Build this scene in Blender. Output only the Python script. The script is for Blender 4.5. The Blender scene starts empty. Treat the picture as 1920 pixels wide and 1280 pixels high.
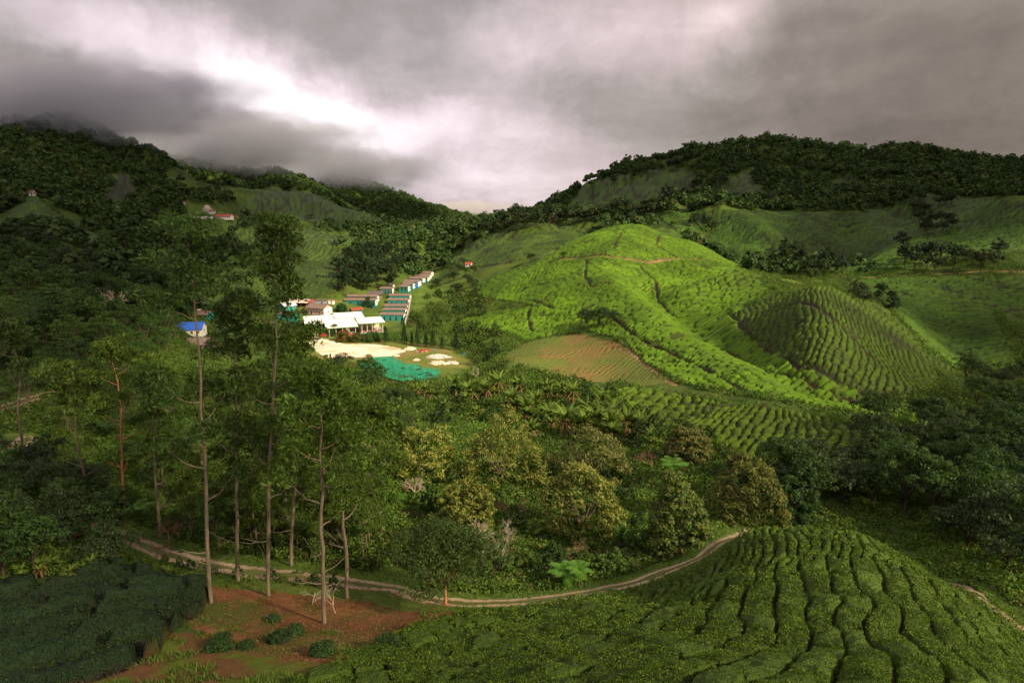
import bpy, math, random
import numpy as np
from mathutils import Vector

# ------------------------------------------------------------------ camera
SC = bpy.context.scene
CAMZ, PITCH, FPX = 80.0, math.radians(12.0), 1920/36*22.0
cam_d = bpy.data.cameras.new('camera'); cam = bpy.data.objects.new('camera', cam_d)
SC.collection.objects.link(cam); SC.camera = cam
cam_d.lens = 22.0; cam_d.sensor_width = 36.0; cam_d.clip_start = 0.1; cam_d.clip_end = 20000
cam.location = (0, 0, CAMZ); cam.rotation_euler = (math.pi/2-PITCH, 0, 0)
SC.view_settings.view_transform = 'Standard'; SC.view_settings.look = 'None'
SC.view_settings.exposure = 0.6; SC.view_settings.gamma = 1.0
SC.render.resolution_x = 1024; SC.render.resolution_y = 682

# ------------------------------------------------------------------ sun + sky
SUN_AZ, SUN_EL = math.radians(124), math.radians(34)     # azimuth clockwise from the view direction (+Y)
sun_dir = Vector((math.sin(SUN_AZ)*math.cos(SUN_EL), math.cos(SUN_AZ)*math.cos(SUN_EL), math.sin(SUN_EL)))
sd = bpy.data.lights.new('sun', 'SUN'); sd.energy = 5.0; sd.angle = math.radians(4.0); sd.color = (1.0, 0.84, 0.58)
so = bpy.data.objects.new('sun', sd); SC.collection.objects.link(so)
so.rotation_euler = (-sun_dir).to_track_quat('-Z', 'Y').to_euler(); so.location = (0, 0, 600)

class NT:
    """tiny helper to write node maths as expressions"""
    def __init__(s, tree): s.t = tree; s.n = tree.nodes; s.l = tree.links
    def new(s, typ, **kw):
        n = s.n.new(typ)
        for k, v in kw.items(): setattr(n, k, v)
        return n
    def put(s, sock, v):
        if isinstance(v, bpy.types.NodeSocket): s.l.new(v, sock)
        else: sock.default_value = v
    def m(s, op, a, b=None, c=None, clamp=False):
        n = s.new('ShaderNodeMath', operation=op); n.use_clamp = clamp
        s.put(n.inputs[0], a)
        if b is not None: s.put(n.inputs[1], b)
        if c is not None: s.put(n.inputs[2], c)
        return n.outputs[0]
    def v(s, op, a, b=None, scale=None):
        n = s.new('ShaderNodeVectorMath', operation=op); s.put(n.inputs[0], a)
        if b is not None: s.put(n.inputs[1], b)
        if scale is not None: s.put(n.inputs['Scale'], scale)
        return n.outputs['Vector']
    def noise(s, vec, scale, detail=4, rough=.55, dist=0.0):
        n = s.new('ShaderNodeTexNoise'); s.put(n.inputs['Vector'], vec)
        n.inputs['Scale'].default_value = scale; n.inputs['Detail'].default_value = detail
        n.inputs['Roughness'].default_value = rough; n.inputs['Distortion'].default_value = dist
        return n
    def ramp(s, fac, stops, interp='LINEAR'):
        n = s.new('ShaderNodeValToRGB'); s.put(n.inputs[0], fac); cr = n.color_ramp; cr.interpolation = interp
        while len(cr.elements) < len(stops): cr.elements.new(.5)
        for e, (p, c) in zip(cr.elements, stops): e.position = p; e.color = (*c, 1) if len(c) == 3 else c
        return n.outputs[0]
    def mix(s, fac, a, b, blend='MIX'):
        n = s.new('ShaderNodeMix', data_type='RGBA', blend_type=blend)
        s.put(n.inputs[0], fac)
        s.put(n.inputs[6], (*a, 1) if isinstance(a, tuple) and len(a) == 3 else a)
        s.put(n.inputs[7], (*b, 1) if isinstance(b, tuple) and len(b) == 3 else b)
        return n.outputs[2]

def pxdir(px, py):
    u, v = (px-960)/FPX, (640-py)/FPX
    return np.array([u, math.cos(PITCH)+v*math.sin(PITCH), -math.sin(PITCH)+v*math.cos(PITCH)])

W = bpy.data.worlds.new('World'); SC.world = W; W.use_nodes = True
W.node_tree.nodes.clear(); T = NT(W.node_tree)
gen = T.new('ShaderNodeTexCoord').outputs['Generated']
sep = T.new('ShaderNodeSeparateXYZ'); T.l.new(gen, sep.inputs[0])
X, Y, Z = sep.outputs
# cloud layer coordinates: the view ray met with a cloud deck
zz = T.m('ADD', T.m('MAXIMUM', Z, 0.0), 0.22)
cp = T.new('ShaderNodeCombineXYZ'); T.put(cp.inputs[0], T.m('DIVIDE', X, zz)); T.put(cp.inputs[1], T.m('DIVIDE', Y, zz))
wn = T.noise(cp.outputs[0], 1.1, 5, .55)
warp = T.v('SCALE', T.v('SUBTRACT', wn.outputs['Color'], (.5, .5, .5)), scale=1.0)
wn2 = T.noise(gen, 2.6, 6, .6)
w2 = T.v('SCALE', T.v('SUBTRACT', wn2.outputs['Color'], (.5, .5, .5)), scale=.26)
dw = T.v('ADD', gen, w2)
sp2 = T.new('ShaderNodeSeparateXYZ'); T.l.new(dw, sp2.inputs[0])
az = T.m('ARCTAN2', sp2.outputs[0], sp2.outputs[1]); el = T.m('ARCSINE', sp2.outputs[2])
def blob(px, py, sx, sy, rot, amp):
    d = pxdir(px, py); a0 = math.atan2(d[0], d[1]); e0 = math.asin(d[2]/np.linalg.norm(d))
    da = T.m('SUBTRACT', az, a0); de = T.m('SUBTRACT', el, e0)
    c, s = math.cos(math.radians(rot)), math.sin(math.radians(rot))
    p = T.m('ADD', T.m('MULTIPLY', da, c), T.m('MULTIPLY', de, s))
    q = T.m('SUBTRACT', T.m('MULTIPLY', de, c), T.m('MULTIPLY', da, s))
    k = 1/FPX
    r2 = T.m('ADD', T.m('POWER', T.m('ABSOLUTE', T.m('DIVIDE', p, sx*k)), 2.0), T.m('POWER', T.m('ABSOLUTE', T.m('DIVIDE', q, sy*k)), 2.0))
    return T.m('MULTIPLY', T.m('EXPONENT', T.m('MULTIPLY', r2, -.5)), amp)
SKYBLOBS = [(545,195,75,40,-10,.42),(330,110,190,50,-10,.18),(580,150,270,90,-6,.22),(860,215,240,60,-14,.17),
  (1010,45,210,70,10,.32),(1370,45,120,60,30,.32),(800,330,170,50,-8,.20),(960,300,260,80,0,.14),
  (1050,370,260,50,0,.12),(60,25,170,50,0,.16),(470,210,60,60,0,.1),(850,395,200,30,0,.08),
  (90,170,260,46,-4,-.20),(380,262,240,56,-16,-.30),(620,322,150,42,-8,-.24),(640,50,240,40,-10,-.10),(820,120,150,34,-10,-.14),
  (1300,170,220,90,0,-.10),(1650,120,300,60,8,-.04),(1600,280,260,50,0,-.06),(1880,180,140,60,0,-.10),(760,285,90,40,20,-.12)]
acc = None
for b in SKYBLOBS:
    o = blob(*b); acc = o if acc is None else T.m('ADD', acc, o)
n1 = T.noise(T.v('ADD', cp.outputs[0], warp), 1.3, 9, .58, .3).outputs[0]
n2 = T.noise(T.v('ADD', gen, w2), 7.0, 10, .62, .3).outputs[0]
val = T.m('ADD', .385, acc)
val = T.m('ADD', val, T.m('MULTIPLY', T.m('SUBTRACT', Z, .42), 1.1, clamp=True))
val = T.m('ADD', val, T.m('MULTIPLY', T.m('MULTIPLY', Y, -1.0), .35, clamp=True))
val = T.m('ADD', val, T.m('MULTIPLY', T.m('SUBTRACT', n1, .5), .46))
val = T.m('ADD', val, T.m('MULTIPLY', T.m('SUBTRACT', n2, .5), .34))
cloud = T.ramp(val, [(0.0,(.07,.062,.060)),(.16,(.125,.108,.102)),(.34,(.215,.19,.178)),(.50,(.33,.295,.29)),(.68,(.54,.455,.475)),(.86,(.78,.68,.71)),(1.0,(1.05,.96,.99))])
sky = T.new('ShaderNodeTexSky', sky_type='NISHITA'); sky.sun_disc = False
sky.sun_elevation = SUN_EL; sky.sun_rotation = SUN_AZ
warm = T.mix(T.m('MULTIPLY', T.m('ADD', X, .05), .9, clamp=True), (1,1,1), (1.12,.98,.80), 'MIX')
cl = T.mix(1.0, cloud, warm, 'MULTIPLY')
cl10 = T.v('SCALE', cl, scale=8.4)
skc = T.v('ADD', cl10, T.v('SCALE', sky.outputs[0], scale=.02))
bg = T.new('ShaderNodeBackground'); T.l.new(skc, bg.inputs[0]); bg.inputs[1].default_value = 0.1
T.l.new(bg.outputs[0], T.new('ShaderNodeOutputWorld').inputs[0])

# ------------------------------------------------------------------ helpers
rng = np.random.default_rng(11)
def tag(o, label=None, cat=None, group=None, kind=None):
    if label: o['label'] = label
    if cat: o['category'] = cat
    if group: o['group'] = group
    if kind: o['kind'] = kind
    return o
def make_mesh(name, V, F, mats, col=None, mi=None, smooth=False, attrs=None):
    """V (n,3), F list of arrays (k,3) or (k,4)"""
    if not isinstance(F, (list, tuple)): F = [F]
    F = [np.asarray(f, dtype=np.int32) for f in F if len(f)]
    me = bpy.data.meshes.new(name)
    V = np.asarray(V, dtype=np.float32)
    me.vertices.add(len(V)); me.vertices.foreach_set('co', V.ravel())
    loops = np.concatenate([f.ravel() for f in F]); tot = np.concatenate([np.full(len(f), f.shape[1], np.int32) for f in F])
    start = np.concatenate([[0], np.cumsum(tot)[:-1]]).astype(np.int32)
    me.loops.add(len(loops)); me.loops.foreach_set('vertex_index', loops)
    me.polygons.add(len(tot)); me.polygons.foreach_set('loop_start', start); me.polygons.foreach_set('loop_total', tot)
    if mi is not None: me.polygons.foreach_set('material_index', np.asarray(mi, dtype=np.int32))
    me.polygons.foreach_set('use_smooth', np.full(len(tot), smooth))
    for m in (mats if isinstance(mats, (list, tuple)) else [mats]): me.materials.append(m)
    if col is not None:
        a = me.color_attributes.new('Col', 'FLOAT_COLOR', 'POINT')
        c = np.ones((len(V), 4), np.float32); c[:, :col.shape[1]] = col; a.data.foreach_set('color', c.ravel())
    me.update(calc_edges=True)
    return me
def link(name, me, parent=None):
    o = bpy.data.objects.new(name, me); SC.collection.objects.link(o)
    if parent is not None: o.parent = parent
    return o
def empty(name, loc, rz=0, s=1.0):
    o = bpy.data.objects.new(name, None); SC.collection.objects.link(o)
    o.location = loc; o.rotation_euler = (0, 0, rz); o.scale = (s, s, s); o.empty_display_size = .5
    return o

# value / gradient noise in numpy
def _h(i, j, s=0):
    n = (i.astype(np.int64)*374761393 + j.astype(np.int64)*668265263 + s*982451653) & 0xffffffff
    n = ((n ^ (n >> 13))*1274126177) & 0xffffffff
    n = (n ^ (n >> 16)) & 0xffffffff
    return n.astype(np.float64)/4294967295.0
def vnoise(x, y, s=0):
    xi, yi = np.floor(x), np.floor(y); fx, fy = x-xi, y-yi
    fx = fx*fx*fx*(fx*(fx*6-15)+10); fy = fy*fy*fy*(fy*(fy*6-15)+10)
    xi = xi.astype(np.int64); yi = yi.astype(np.int64)
    a, b, c, d = _h(xi, yi, s), _h(xi+1, yi, s), _h(xi, yi+1, s), _h(xi+1, yi+1, s)
    return (a*(1-fx)+b*fx)*(1-fy)+(c*(1-fx)+d*fx)*fy
def fbm(x, y, o=4, s=0):
    r = 0; a = 1; t = 0
    for k in range(o): r = r+a*(vnoise(x*2**k, y*2**k, s+k)*2-1); t += a; a *= .5
    return r/t
def sstep(e0, e1, x):
    t = np.clip((x-e0)/(e1-e0), 0, 1); return t*t*(3-2*t)
def inpoly(px, py, poly):
    r = np.zeros(np.shape(px), bool); n = len(poly); j = n-1
    for i in range(n):
        xi, yi = poly[i]; xj, yj = poly[j]
        if yi != yj:
            r ^= ((yi > py) != (yj > py)) & (px < (xj-xi)*(py-yi)/(yj-yi)+xi)
        j = i
    return r
def distpl(px, py, pts):
    d = np.full(np.shape(px), 1e9)
    for (x0, y0), (x1, y1) in zip(pts[:-1], pts[1:]):
        dx, dy = x1-x0, y1-y0; t = np.clip(((px-x0)*dx+(py-y0)*dy)/(dx*dx+dy*dy), 0, 1)
        d = np.minimum(d, np.hypot(px-x0-t*dx, py-y0-t*dy))
    return d

# ------------------------------------------------------------------ field outlines on the survey photograph
Z_FORE = [(560,1282),(640,1250),(690,1225),(740,1196),(790,1176),(840,1162),(905,1152),(1000,1147),(1100,1128),(1200,1108),(1290,1076),(1350,1050),(1398,1018),(1420,985),(1450,960),(1620,960),(1760,1030),(1830,1102),(1925,1182),(2300,1450),(2600,2600),(400,2600),(450,1350)]
Z_LEFT = [(-400,1105),(-50,1098),(130,1090),(230,1066),(300,1082),(380,1092),(392,1118),(372,1150),(325,1178),(300,1226),(230,1262),(120,1292),(0,1400),(-500,1500)]
Z_HILL = [(850,606),(925,585),(1010,575),(920,560),(870,545),(930,520),(1010,490),(1060,455),(1130,430),(1190,418),(1260,428),(1340,470),(1400,508),(1440,545),(1380,590),(1410,640),(1500,680),(1570,722),(1640,748),(1745,778),(1765,806),(1660,792),(1560,768),(1460,745),(1380,735),(1290,722),(1210,682),(1165,636),(1100,622),(1040,628),(985,640),(955,625),(890,618)]
Z_M2 = [(1372,592),(1440,562),(1500,538),(1560,530),(1640,560),(1700,620),(1740,670),(1800,700),(1740,735),(1640,746),(1570,718),(1500,676),(1415,636)]
Z_SPUR = [(1110,738),(1190,728),(1280,744),(1360,760),(1450,768),(1560,792),(1625,815),(1640,868),(1575,902),(1500,885),(1420,862),(1350,838),(1270,802),(1180,795),(1120,778)]
Z_FIELD = [(938,672),(985,643),(1040,630),(1090,627),(1150,640),(1185,660),(1230,695),(1262,722),(1180,724),(1080,712),(990,692)]
Z_RV = [(1590,528),(1700,522),(1900,520),(2100,520),(2050,560),(1860,590),(1890,650),(1900,682),(1850,690),(1790,690),(1740,655),(1680,590),(1640,556)]
Z_RB = [(1225,402),(1350,394),(1480,398),(1600,402),(1740,370),(1900,378),(2100,380),(2100,505),(1900,508),(1700,512),(1570,512),(1480,495),(1400,505),(1330,465),(1270,432)]
Z_RT = [(1055,400),(1095,345),(1150,330),(1250,315),(1310,325),(1300,370),(1200,392),(1130,398)]
Z_RT2 = [(1335,378),(1390,316),(1450,378)]
Z_RT3 = [(1530,355),(1590,330),(1625,356)]
Z_SAD = [(835,482),(900,450),(980,422),(1080,414),(1175,414),(1120,440),(1040,470),(960,492),(900,500),(850,502)]
Z_L1 = [(545,462),(600,452),(650,470),(672,510),(640,545),(590,562),(530,556),(530,500)]
Z_L2 = [(345,580),(400,530),(450,505),(540,500),(520,560),(470,580)]
Z_L3 = [(-200,420),(0,410),(58,368),(130,410),(235,470),(225,490),(120,440),(40,420),(0,440),(-200,450)]
Z_L4 = [(450,400),(500,352),(560,345),(640,372),(720,415),(640,425),(560,412),(500,420)]
Z_L5 = [(430,450),(480,420),(560,425),(640,440),(700,452),(620,465),(540,450),(470,470)]
Z_L6 = [(195,370),(230,320),(262,360),(230,385)]
Z_YARD = [(560,618),(600,622),(660,636),(760,640),(830,650),(880,672),(898,692),(850,706),(800,716),(740,706),(690,688),(640,680),(560,672)]
Z_GRAV = [(585,629),(615,636),(650,645),(700,645),(742,651),(760,658),(735,668),(680,669),(630,672),(600,664),(575,640)]
Z_SOIL = [(350,1120),(420,1092),(560,1088),(700,1098),(842,1130),(856,1150),(790,1180),(700,1220),(650,1250),(550,1236),(420,1200),(345,1170)]
TEAZ = [(Z_FORE, 0, 56, .85), (Z_LEFT, 20, 70, .85), (Z_M2, 140, 275, .75), (Z_HILL, 118, 440, .7), (Z_SPUR, 80, 165, .8), (Z_RV, 190, 350, .7)]

# ------------------------------------------------------------------ terrain from surveyed points (px, py, forward metres)
CP = [
 # hill the camera stands on / front tea mound
 (1400,1280,17),(1100,1280,19),(900,1280,22),(700,1280,26),(1650,1280,17.5),(1900,1280,21),(400,1280,29),(0,1280,31),(200,1180,37),
 (1500,982,45),(1620,1000,42),(1400,1003,49),(1720,1060,37),(1820,1130,33),(1300,1076,44),(1100,1130,40),(1000,1150,40),(1250,1110,40),(1500,1150,29),(1350,1180,27),(1700,1180,26),(1250,1200,25),(1000,1220,27),
 (1900,1190,34),(1920,1195,38),(1850,1140,44),
 (900,1132,47),(1240,1078,52),(1395,1008,60),(740,1102,49),(560,1082,51),(400,1062,54),(270,1030,58),(230,1000,62),
 (607,1165,42),(500,1118,47),(395,1130,46),(600,1230,33),(450,1200,37),(0,1100,46),(100,1060,52),(-200,1100,46),(-300,1250,34),
 # gully under the path
 (950,950,83),(1150,960,80),(700,960,76),(600,900,84),(450,900,84),(300,940,74),(100,900,74),(1300,960,79),(1450,940,80),(1600,940,82),(1740,970,76),(1900,950,76),(2100,1000,66),(2100,1200,38),
 (45,885,76),(25,850,82),(0,745,112),(200,695,150),(-200,800,90),(300,655,220),(380,642,275),(150,640,170),(0,620,165),(-200,560,170),(-300,480,240),
 (950,850,112),(800,850,112),(1150,860,106),(1320,870,98),(600,800,120),(450,800,120),(300,800,115),
 (950,765,158),(1100,790,140),(780,770,168),(600,740,185),(450,730,190),
 # yard and village
 (750,695,236),(820,670,258),(650,650,288),(600,629,312),(700,640,300),(880,685,245),(560,640,300),(450,650,270),(355,620,290),(740,603,350),(640,600,352),(560,600,350),(680,560,410),(560,575,385),(760,560,410),(770,540,450),(800,515,545),(830,500,600),(440,600,330),
 (850,640,290),(850,600,345),(900,560,385),(850,530,470),
 # brown field and its surrounds
 (1080,630,246),(950,680,206),(1150,715,186),(1000,690,196),(1190,665,208),(900,720,192),(1070,725,178),
 # lit hill
 (1190,425,420),(1245,437,418),(1130,440,425),(1060,470,420),(1360,490,376),(1290,449,412),(1330,468,400),(1130,490,352),(1060,490,370),(1240,490,356),(1130,512,325),(1000,540,345),(950,580,330),(1060,560,290),(1180,570,268),(1040,610,265),(1240,600,240),(1250,640,216),(1350,680,184),(1500,730,154),(1700,772,128),(1280,720,164),(1330,570,265),(1250,530,310),(1395,520,292),(1310,545,285),
 (1130,745,152),(1250,737,152),(1450,765,128),(1600,795,116),(1350,752,140),(1450,785,120),(1500,870,93),(1600,850,98),(1250,790,128),(1400,850,100),(1750,820,112),(1650,780,122),(1900,800,140),(1880,870,95),(2100,850,110),
 # second mound
 (1530,546,208),(1600,570,212),(1450,575,222),(1370,592,236),(1440,640,190),(1540,640,172),(1640,660,178),(1750,690,190),(1640,742,150),(1560,715,156),(1700,640,200),
 (1560,560,300),(1700,560,290),(1620,545,320),(1750,600,270),(1880,650,250),(1820,700,205),(1920,700,200),(2100,700,210),
 (1450,520,345),(1560,520,350),(1700,518,345),(1850,515,335),(2100,520,330),
 # slopes behind on the right
 (1420,500,420),(1350,440,500),(1500,480,440),(1350,398,570),(1250,405,560),(1550,400,580),(1470,430,520),(1600,470,490),(1600,420,560),(1750,372,640),(1700,440,500),(1700,482,400),(1800,435,430),(1890,388,450),(2100,380,420),(1920,350,650),
 (1400,378,690),(1130,405,670),(1250,385,700),(1500,365,720),(1620,355,720),
 (1060,395,760),(1100,350,820),(1180,328,850),(1250,317,880),(1210,322,870),(1150,334,840),(1080,368,800),(1030,398,760),(1300,293,920),(1380,272,950),(1440,265,960),(1540,277,950),(1640,303,900),(1680,297,860),(1800,303,850),(1920,312,820),(2100,300,800),(2400,330,800),
 (1390,322,830),(1550,340,800),
 # saddle
 (980,427,620),(900,432,700),(1060,420,640),(1150,412,620),(850,482,590),(870,497,530),(940,470,520),(1000,460,520),(950,500,450),
 (860,425,950),(900,420,1000),(1000,410,1000),
 # left valley side
 (640,452,720),(560,456,570),(600,500,480),(590,560,400),(520,545,410),(640,545,430),(500,480,560),(430,502,430),(380,572,370),(480,560,385),(300,480,460),(460,470,640),(720,500,520),(700,450,740),(760,470,660),(720,420,950),
 (60,372,440),(230,478,390),(150,430,420),(0,400,430),(120,500,330),(250,560,280),(330,600,290),(0,500,300),(-200,330,430),(0,560,220),
 (390,402,820),(430,412,800),(300,400,750),(350,440,640),(200,380,680),(480,440,760),(200,320,850),(400,350,1000),
 (0,242,950),(60,232,1000),(120,226,1020),(190,250,1020),(290,300,1000),(330,322,980),(-200,240,950),(-500,260,900),
 (310,292,1400),(400,305,1380),(480,328,1330),(540,336,1300),(600,362,1250),
 (530,347,1000),(600,365,980),(700,405,950),(620,400,900),(450,390,900),(540,410,820),(640,425,830),
 (590,345,1800),(650,336,1800),(720,357,1750),(800,393,1650),(850,408,1600),(770,410,1500),
 (860,402,2500),(900,400,2600),(960,412,2600),
]
# behind-the-crest and unseen supports as world points (x, y, z)
CW = [(0,3,76.5),(0,9,69.5),(12,10,68.5),(-12,10,67.5),(30,10,64),(-30,10,62),(8,13.5,65.6),(0,13.5,65.4),(-8,13.5,64.5),(-3,3,76),(4,3,76.5),(-60,20,56),(70,30,52),
 (28,56,46),(36,52,46.5),(20,62,45),(200,1150,120),(420,1200,120),(-900,1300,150),(-500,1250,110),(800,1000,110),(60,1300,40),(60,1800,30),(-300,2100,90),(300,2000,60),(900,2200,100),(-1200,2400,140),
 (0,2900,20),(1500,3000,60),(-2000,3000,60),(0,4000,0),(3000,4200,0),(-3000,4200,0),(85,500,48),(150,480,50),(290,300,33),(120,700,74),(-680,1500,90),(-330,1500,60),(-300,1150,70),(-560,1120,100)]
_P = []
def _tea_at(px, py, D):
    for zn, lo, hi, hh in TEAZ:
        if lo < D < hi and inpoly(np.array([px]), np.array([py]), zn)[0]: return hh
    return 0.0
for px, py, D in CP:
    d = pxdir(px, py); _P.append((d[0]/d[1], math.log(D), CAMZ+d[2]/d[1]*D-_tea_at(px, py, D)))
for x, y, z in CW: _P.append((x/y, math.log(y), z))
_P = np.array(_P); AS = 2.2
_K = lambda r2: 0.5*r2*np.log(r2+1e-12)
_A = np.c_[_P[:, 0]*AS, _P[:, 1]]; n = len(_A)
_r2 = ((_A[:, None]-_A[None])**2).sum(-1); M = np.zeros((n+3, n+3)); M[:n, :n] = _K(_r2)+np.eye(n)*1.5e-4
M[:n, n] = 1; M[:n, n+1:] = _A; M[n, :n] = 1; M[n+1:, :n] = _A.T
_w = np.linalg.solve(M, np.r_[_P[:, 2]/np.exp(_P[:, 1]), np.zeros(3)]) if False else np.linalg.solve(M, np.r_[(_P[:, 2]-CAMZ)/np.exp(_P[:, 1]), np.zeros(3)])
TA = np.linspace(-1.5, 1.5, 620); TL = np.linspace(math.log(2.5), math.log(4200), 900)
def _tps(a, l):
    q = np.c_[a.ravel()*AS, l.ravel()]; out = np.empty(len(q))
    for i in range(0, len(q), 20000):
        b = q[i:i+20000]; r2 = ((b[:, None]-_A[None])**2).sum(-1)
        out[i:i+20000] = _K(r2)@_w[:n]+_w[n]+b@_w[n+1:]
    return out.reshape(a.shape)
_ga, _gl = np.meshgrid(TA, TL)
_D = np.exp(_gl); TZ = CAMZ+_tps(_ga, _gl)*_D
_x = _ga*_D
# natural relief: spurs and gullies on the far slopes, small undulation close by
_far = sstep(350, 900, _D)
rid = 1-np.abs(fbm(_x/230+.3, _D/230, 4, 5))*2.2
TZ += _far*(rid*16-9)*(.35+.65*sstep(.1, .5, -_ga)) + sstep(90, 300, _D)*fbm(_x/60, _D/60, 4, 9)*2.2 + sstep(330, 480, _D)*(1-np.abs(fbm(_x/95+.7, _D/130, 3, 19))*2.5-.45)*9 + fbm(_x/14, _D/14, 3, 2)*.35*sstep(15, 60, _D)
def H(x, y):
    x = np.asarray(x, float); y = np.maximum(np.asarray(y, float), 2.6)
    a = np.clip(x/y, -1.499, 1.499); l = np.clip(np.log(y), TL[0], TL[-1]-1e-6)
    fa = (a-TA[0])/(TA[1]-TA[0]); fl = (l-TL[0])/(TL[1]-TL[0]); ia = np.clip(fa.astype(int), 0, len(TA)-2); il = np.clip(fl.astype(int), 0, len(TL)-2)
    fa = fa-ia; fl = fl-il
    return (TZ[il, ia]*(1-fa)+TZ[il, ia+1]*fa)*(1-fl)+(TZ[il+1, ia]*(1-fa)+TZ[il+1, ia+1]*fa)*fl
def proj(x, y, z):
    dz = z-CAMZ; c, s = math.cos(PITCH), math.sin(PITCH)
    f = y*c-dz*s; up = y*s+dz*c
    return 960+FPX*x/f, 640-FPX*up/f
_DS = np.exp(np.linspace(math.log(10), math.log(3000), 1500))
def gp(px, py, dmin=0, dmax=9e9):
    """ground point seen at a pixel of the survey photograph (first hit beyond dmin)"""
    d = pxdir(px, py); Ds = _DS[(_DS >= dmin) & (_DS <= dmax)]
    zr = CAMZ+d[2]/d[1]*Ds; xs = d[0]/d[1]*Ds; g = H(xs, Ds); k = np.nonzero(g >= zr)[0]
    if len(k) == 0:
        i = int(np.argmin(zr-g))
    else: i = int(k[0])
    return Vector((xs[i], Ds[i], float(g[i])))

# folds of the lit hill: crest lines and gullies
def _fold(pts, amp, w):
    P = [tuple(gp(*p)[:2]) for p in pts]; m = (_D > 90) & (_D < 480); d = distpl(_x[m], _D[m], P); TZ[m] += amp*np.exp(-(d/w)**2)
_fold([(1160,462),(1145,480),(1132,512),(1182,568),(1245,628),(1340,680),(1450,722)], 3.5, 11)
_fold([(1205,535),(1252,572),(1310,612),(1395,645),(1480,695),(1560,724)], -5.0, 9)
_fold([(1395,522),(1330,548),(1275,562)], 4.0, 9)
_fold([(1240,500),(1300,520),(1350,515)], -3.0, 10)
def _foldf(pts, amp, w, lo=380, hi=900):
    P = [tuple(gp(*p)[:2]) for p in pts]; m = (_D > lo) & (_D < hi); d = distpl(_x[m], _D[m], P); TZ[m] += amp*np.exp(-(d/w)**2)
_foldf([(1890,392,400),(1800,436,390),(1740,462,390),(1660,498,380)], 7, 20, 330); _foldf([(1600,425,480),(1590,460,440),(1570,500,400)], -9, 20); _foldf([(1480,415,500),(1510,455,460),(1530,500,400)], -8, 18)
_foldf([(1350,400,500),(1420,442,440),(1480,485,400)], 6, 18); _foldf([(1720,385,520),(1690,430,480),(1640,475,430)], -7, 20); _foldf([(640,385,800),(660,420,700)], -12, 30, 600); _foldf([(470,400,700),(500,440,600)], -12, 30, 500, 1000)
_foldf([(1120,360,700),(1150,390,650)], -10, 25, 600); _foldf([(1320,320,750),(1300,360,700)], -14, 30, 600, 1000); _foldf([(1480,300,750),(1500,350,700)], -14, 35, 600, 1000)
_fold([(1700,560),(1790,640),(1850,690)], -3, 12); _fold([(1800,545),(1840,600),(1880,650)], 3, 12)
_fold([(1060,560),(1020,600)], -2.0, 10); _fold([(1100,455),(1010,500),(950,545)], 2.5, 13); _fold([(1120,530),(1040,560),(960,590)], 2.0, 9)
# ------------------------------------------------------------------ materials
def new_mat(name):
    m = bpy.data.materials.new(name); m.use_nodes = True; m.node_tree.nodes.clear()
    t = NT(m.node_tree); out = t.new('ShaderNodeOutputMaterial'); return m, t, out
def principled(t, out, col, rough=.8, spec=.3, bump=None, metal=0):
    b = t.new('ShaderNodeBsdfPrincipled'); t.put(b.inputs['Base Color'], (*col, 1) if isinstance(col, tuple) else col)
    b.inputs['Roughness'].default_value = rough; b.inputs['Specular IOR Level'].default_value = spec; b.inputs['Metallic'].default_value = metal
    if bump is not None: t.l.new(bump, b.inputs['Normal'])
    t.l.new(b.outputs[0], out.inputs[0]); return b
def bumpn(t, h, strength=.5, dist=.1):
    n = t.new('ShaderNodeBump'); n.inputs['Strength'].default_value = strength; n.inputs['Distance'].default_value = dist
    t.l.new(h, n.inputs['Height']); return n.outputs[0]
def ground_mat(name, scale=1.0, bs=.6):
    m, t, out = new_mat(name)
    vc = t.new('ShaderNodeVertexColor'); vc.layer_name = 'Col'
    pos = t.new('ShaderNodeNewGeometry').outputs['Position']
    a = t.noise(pos, 1.3*scale, 6, .7).outputs[0]; b = t.noise(pos, 9.0*scale, 4, .7).outputs[0]
    f = t.m('ADD', t.m('MULTIPLY', a, .9), t.m('MULTIPLY', b, .9)); f = t.m('ADD', f, .12)
    c = t.v('SCALE', vc.outputs[0], scale=f)
    hs = t.m('ADD', a, t.m('MULTIPLY', b, .4))
    principled(t, out, c, .9, .12, bumpn(t, hs, bs, .35)); return m
M_ground = ground_mat('earth_and_grass'); M_path = ground_mat('packed_earth', 1.5, .3)
def tea_mat(name):
    m, t, out = new_mat(name)
    vc = t.new('ShaderNodeVertexColor'); vc.layer_name = 'Col'
    pos = t.new('ShaderNodeNewGeometry').outputs['Position']
    a = t.noise(pos, 2.2, 5, .75).outputs[0]; b = t.noise(pos, .09, 4, .6).outputs[0]
    vo = t.new('ShaderNodeTexVoronoi'); t.l.new(pos, vo.inputs['Vector']); vo.inputs['Scale'].default_value = 9.0
    f = t.m('ADD', t.m('MULTIPLY', a, 1.3), .12); f = t.m('MULTIPLY', f, t.m('ADD', .62, t.m('MULTIPLY', b, .76)))
    f = t.m('MULTIPLY', f, t.m('ADD', .8, t.m('MULTIPLY', t.m('SUBTRACT', .5, vo.outputs['Distance']), .8)))
    c = t.v('SCALE', vc.outputs[0], scale=f)
    bn = bumpn(t, t.m('ADD', a, t.m('MULTIPLY', vo.outputs['Distance'], -.8)), .9, .12)
    p = principled(t, out, c, .62, .18, bn)
    return m
M_tea = tea_mat('tea_foliage')
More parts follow.
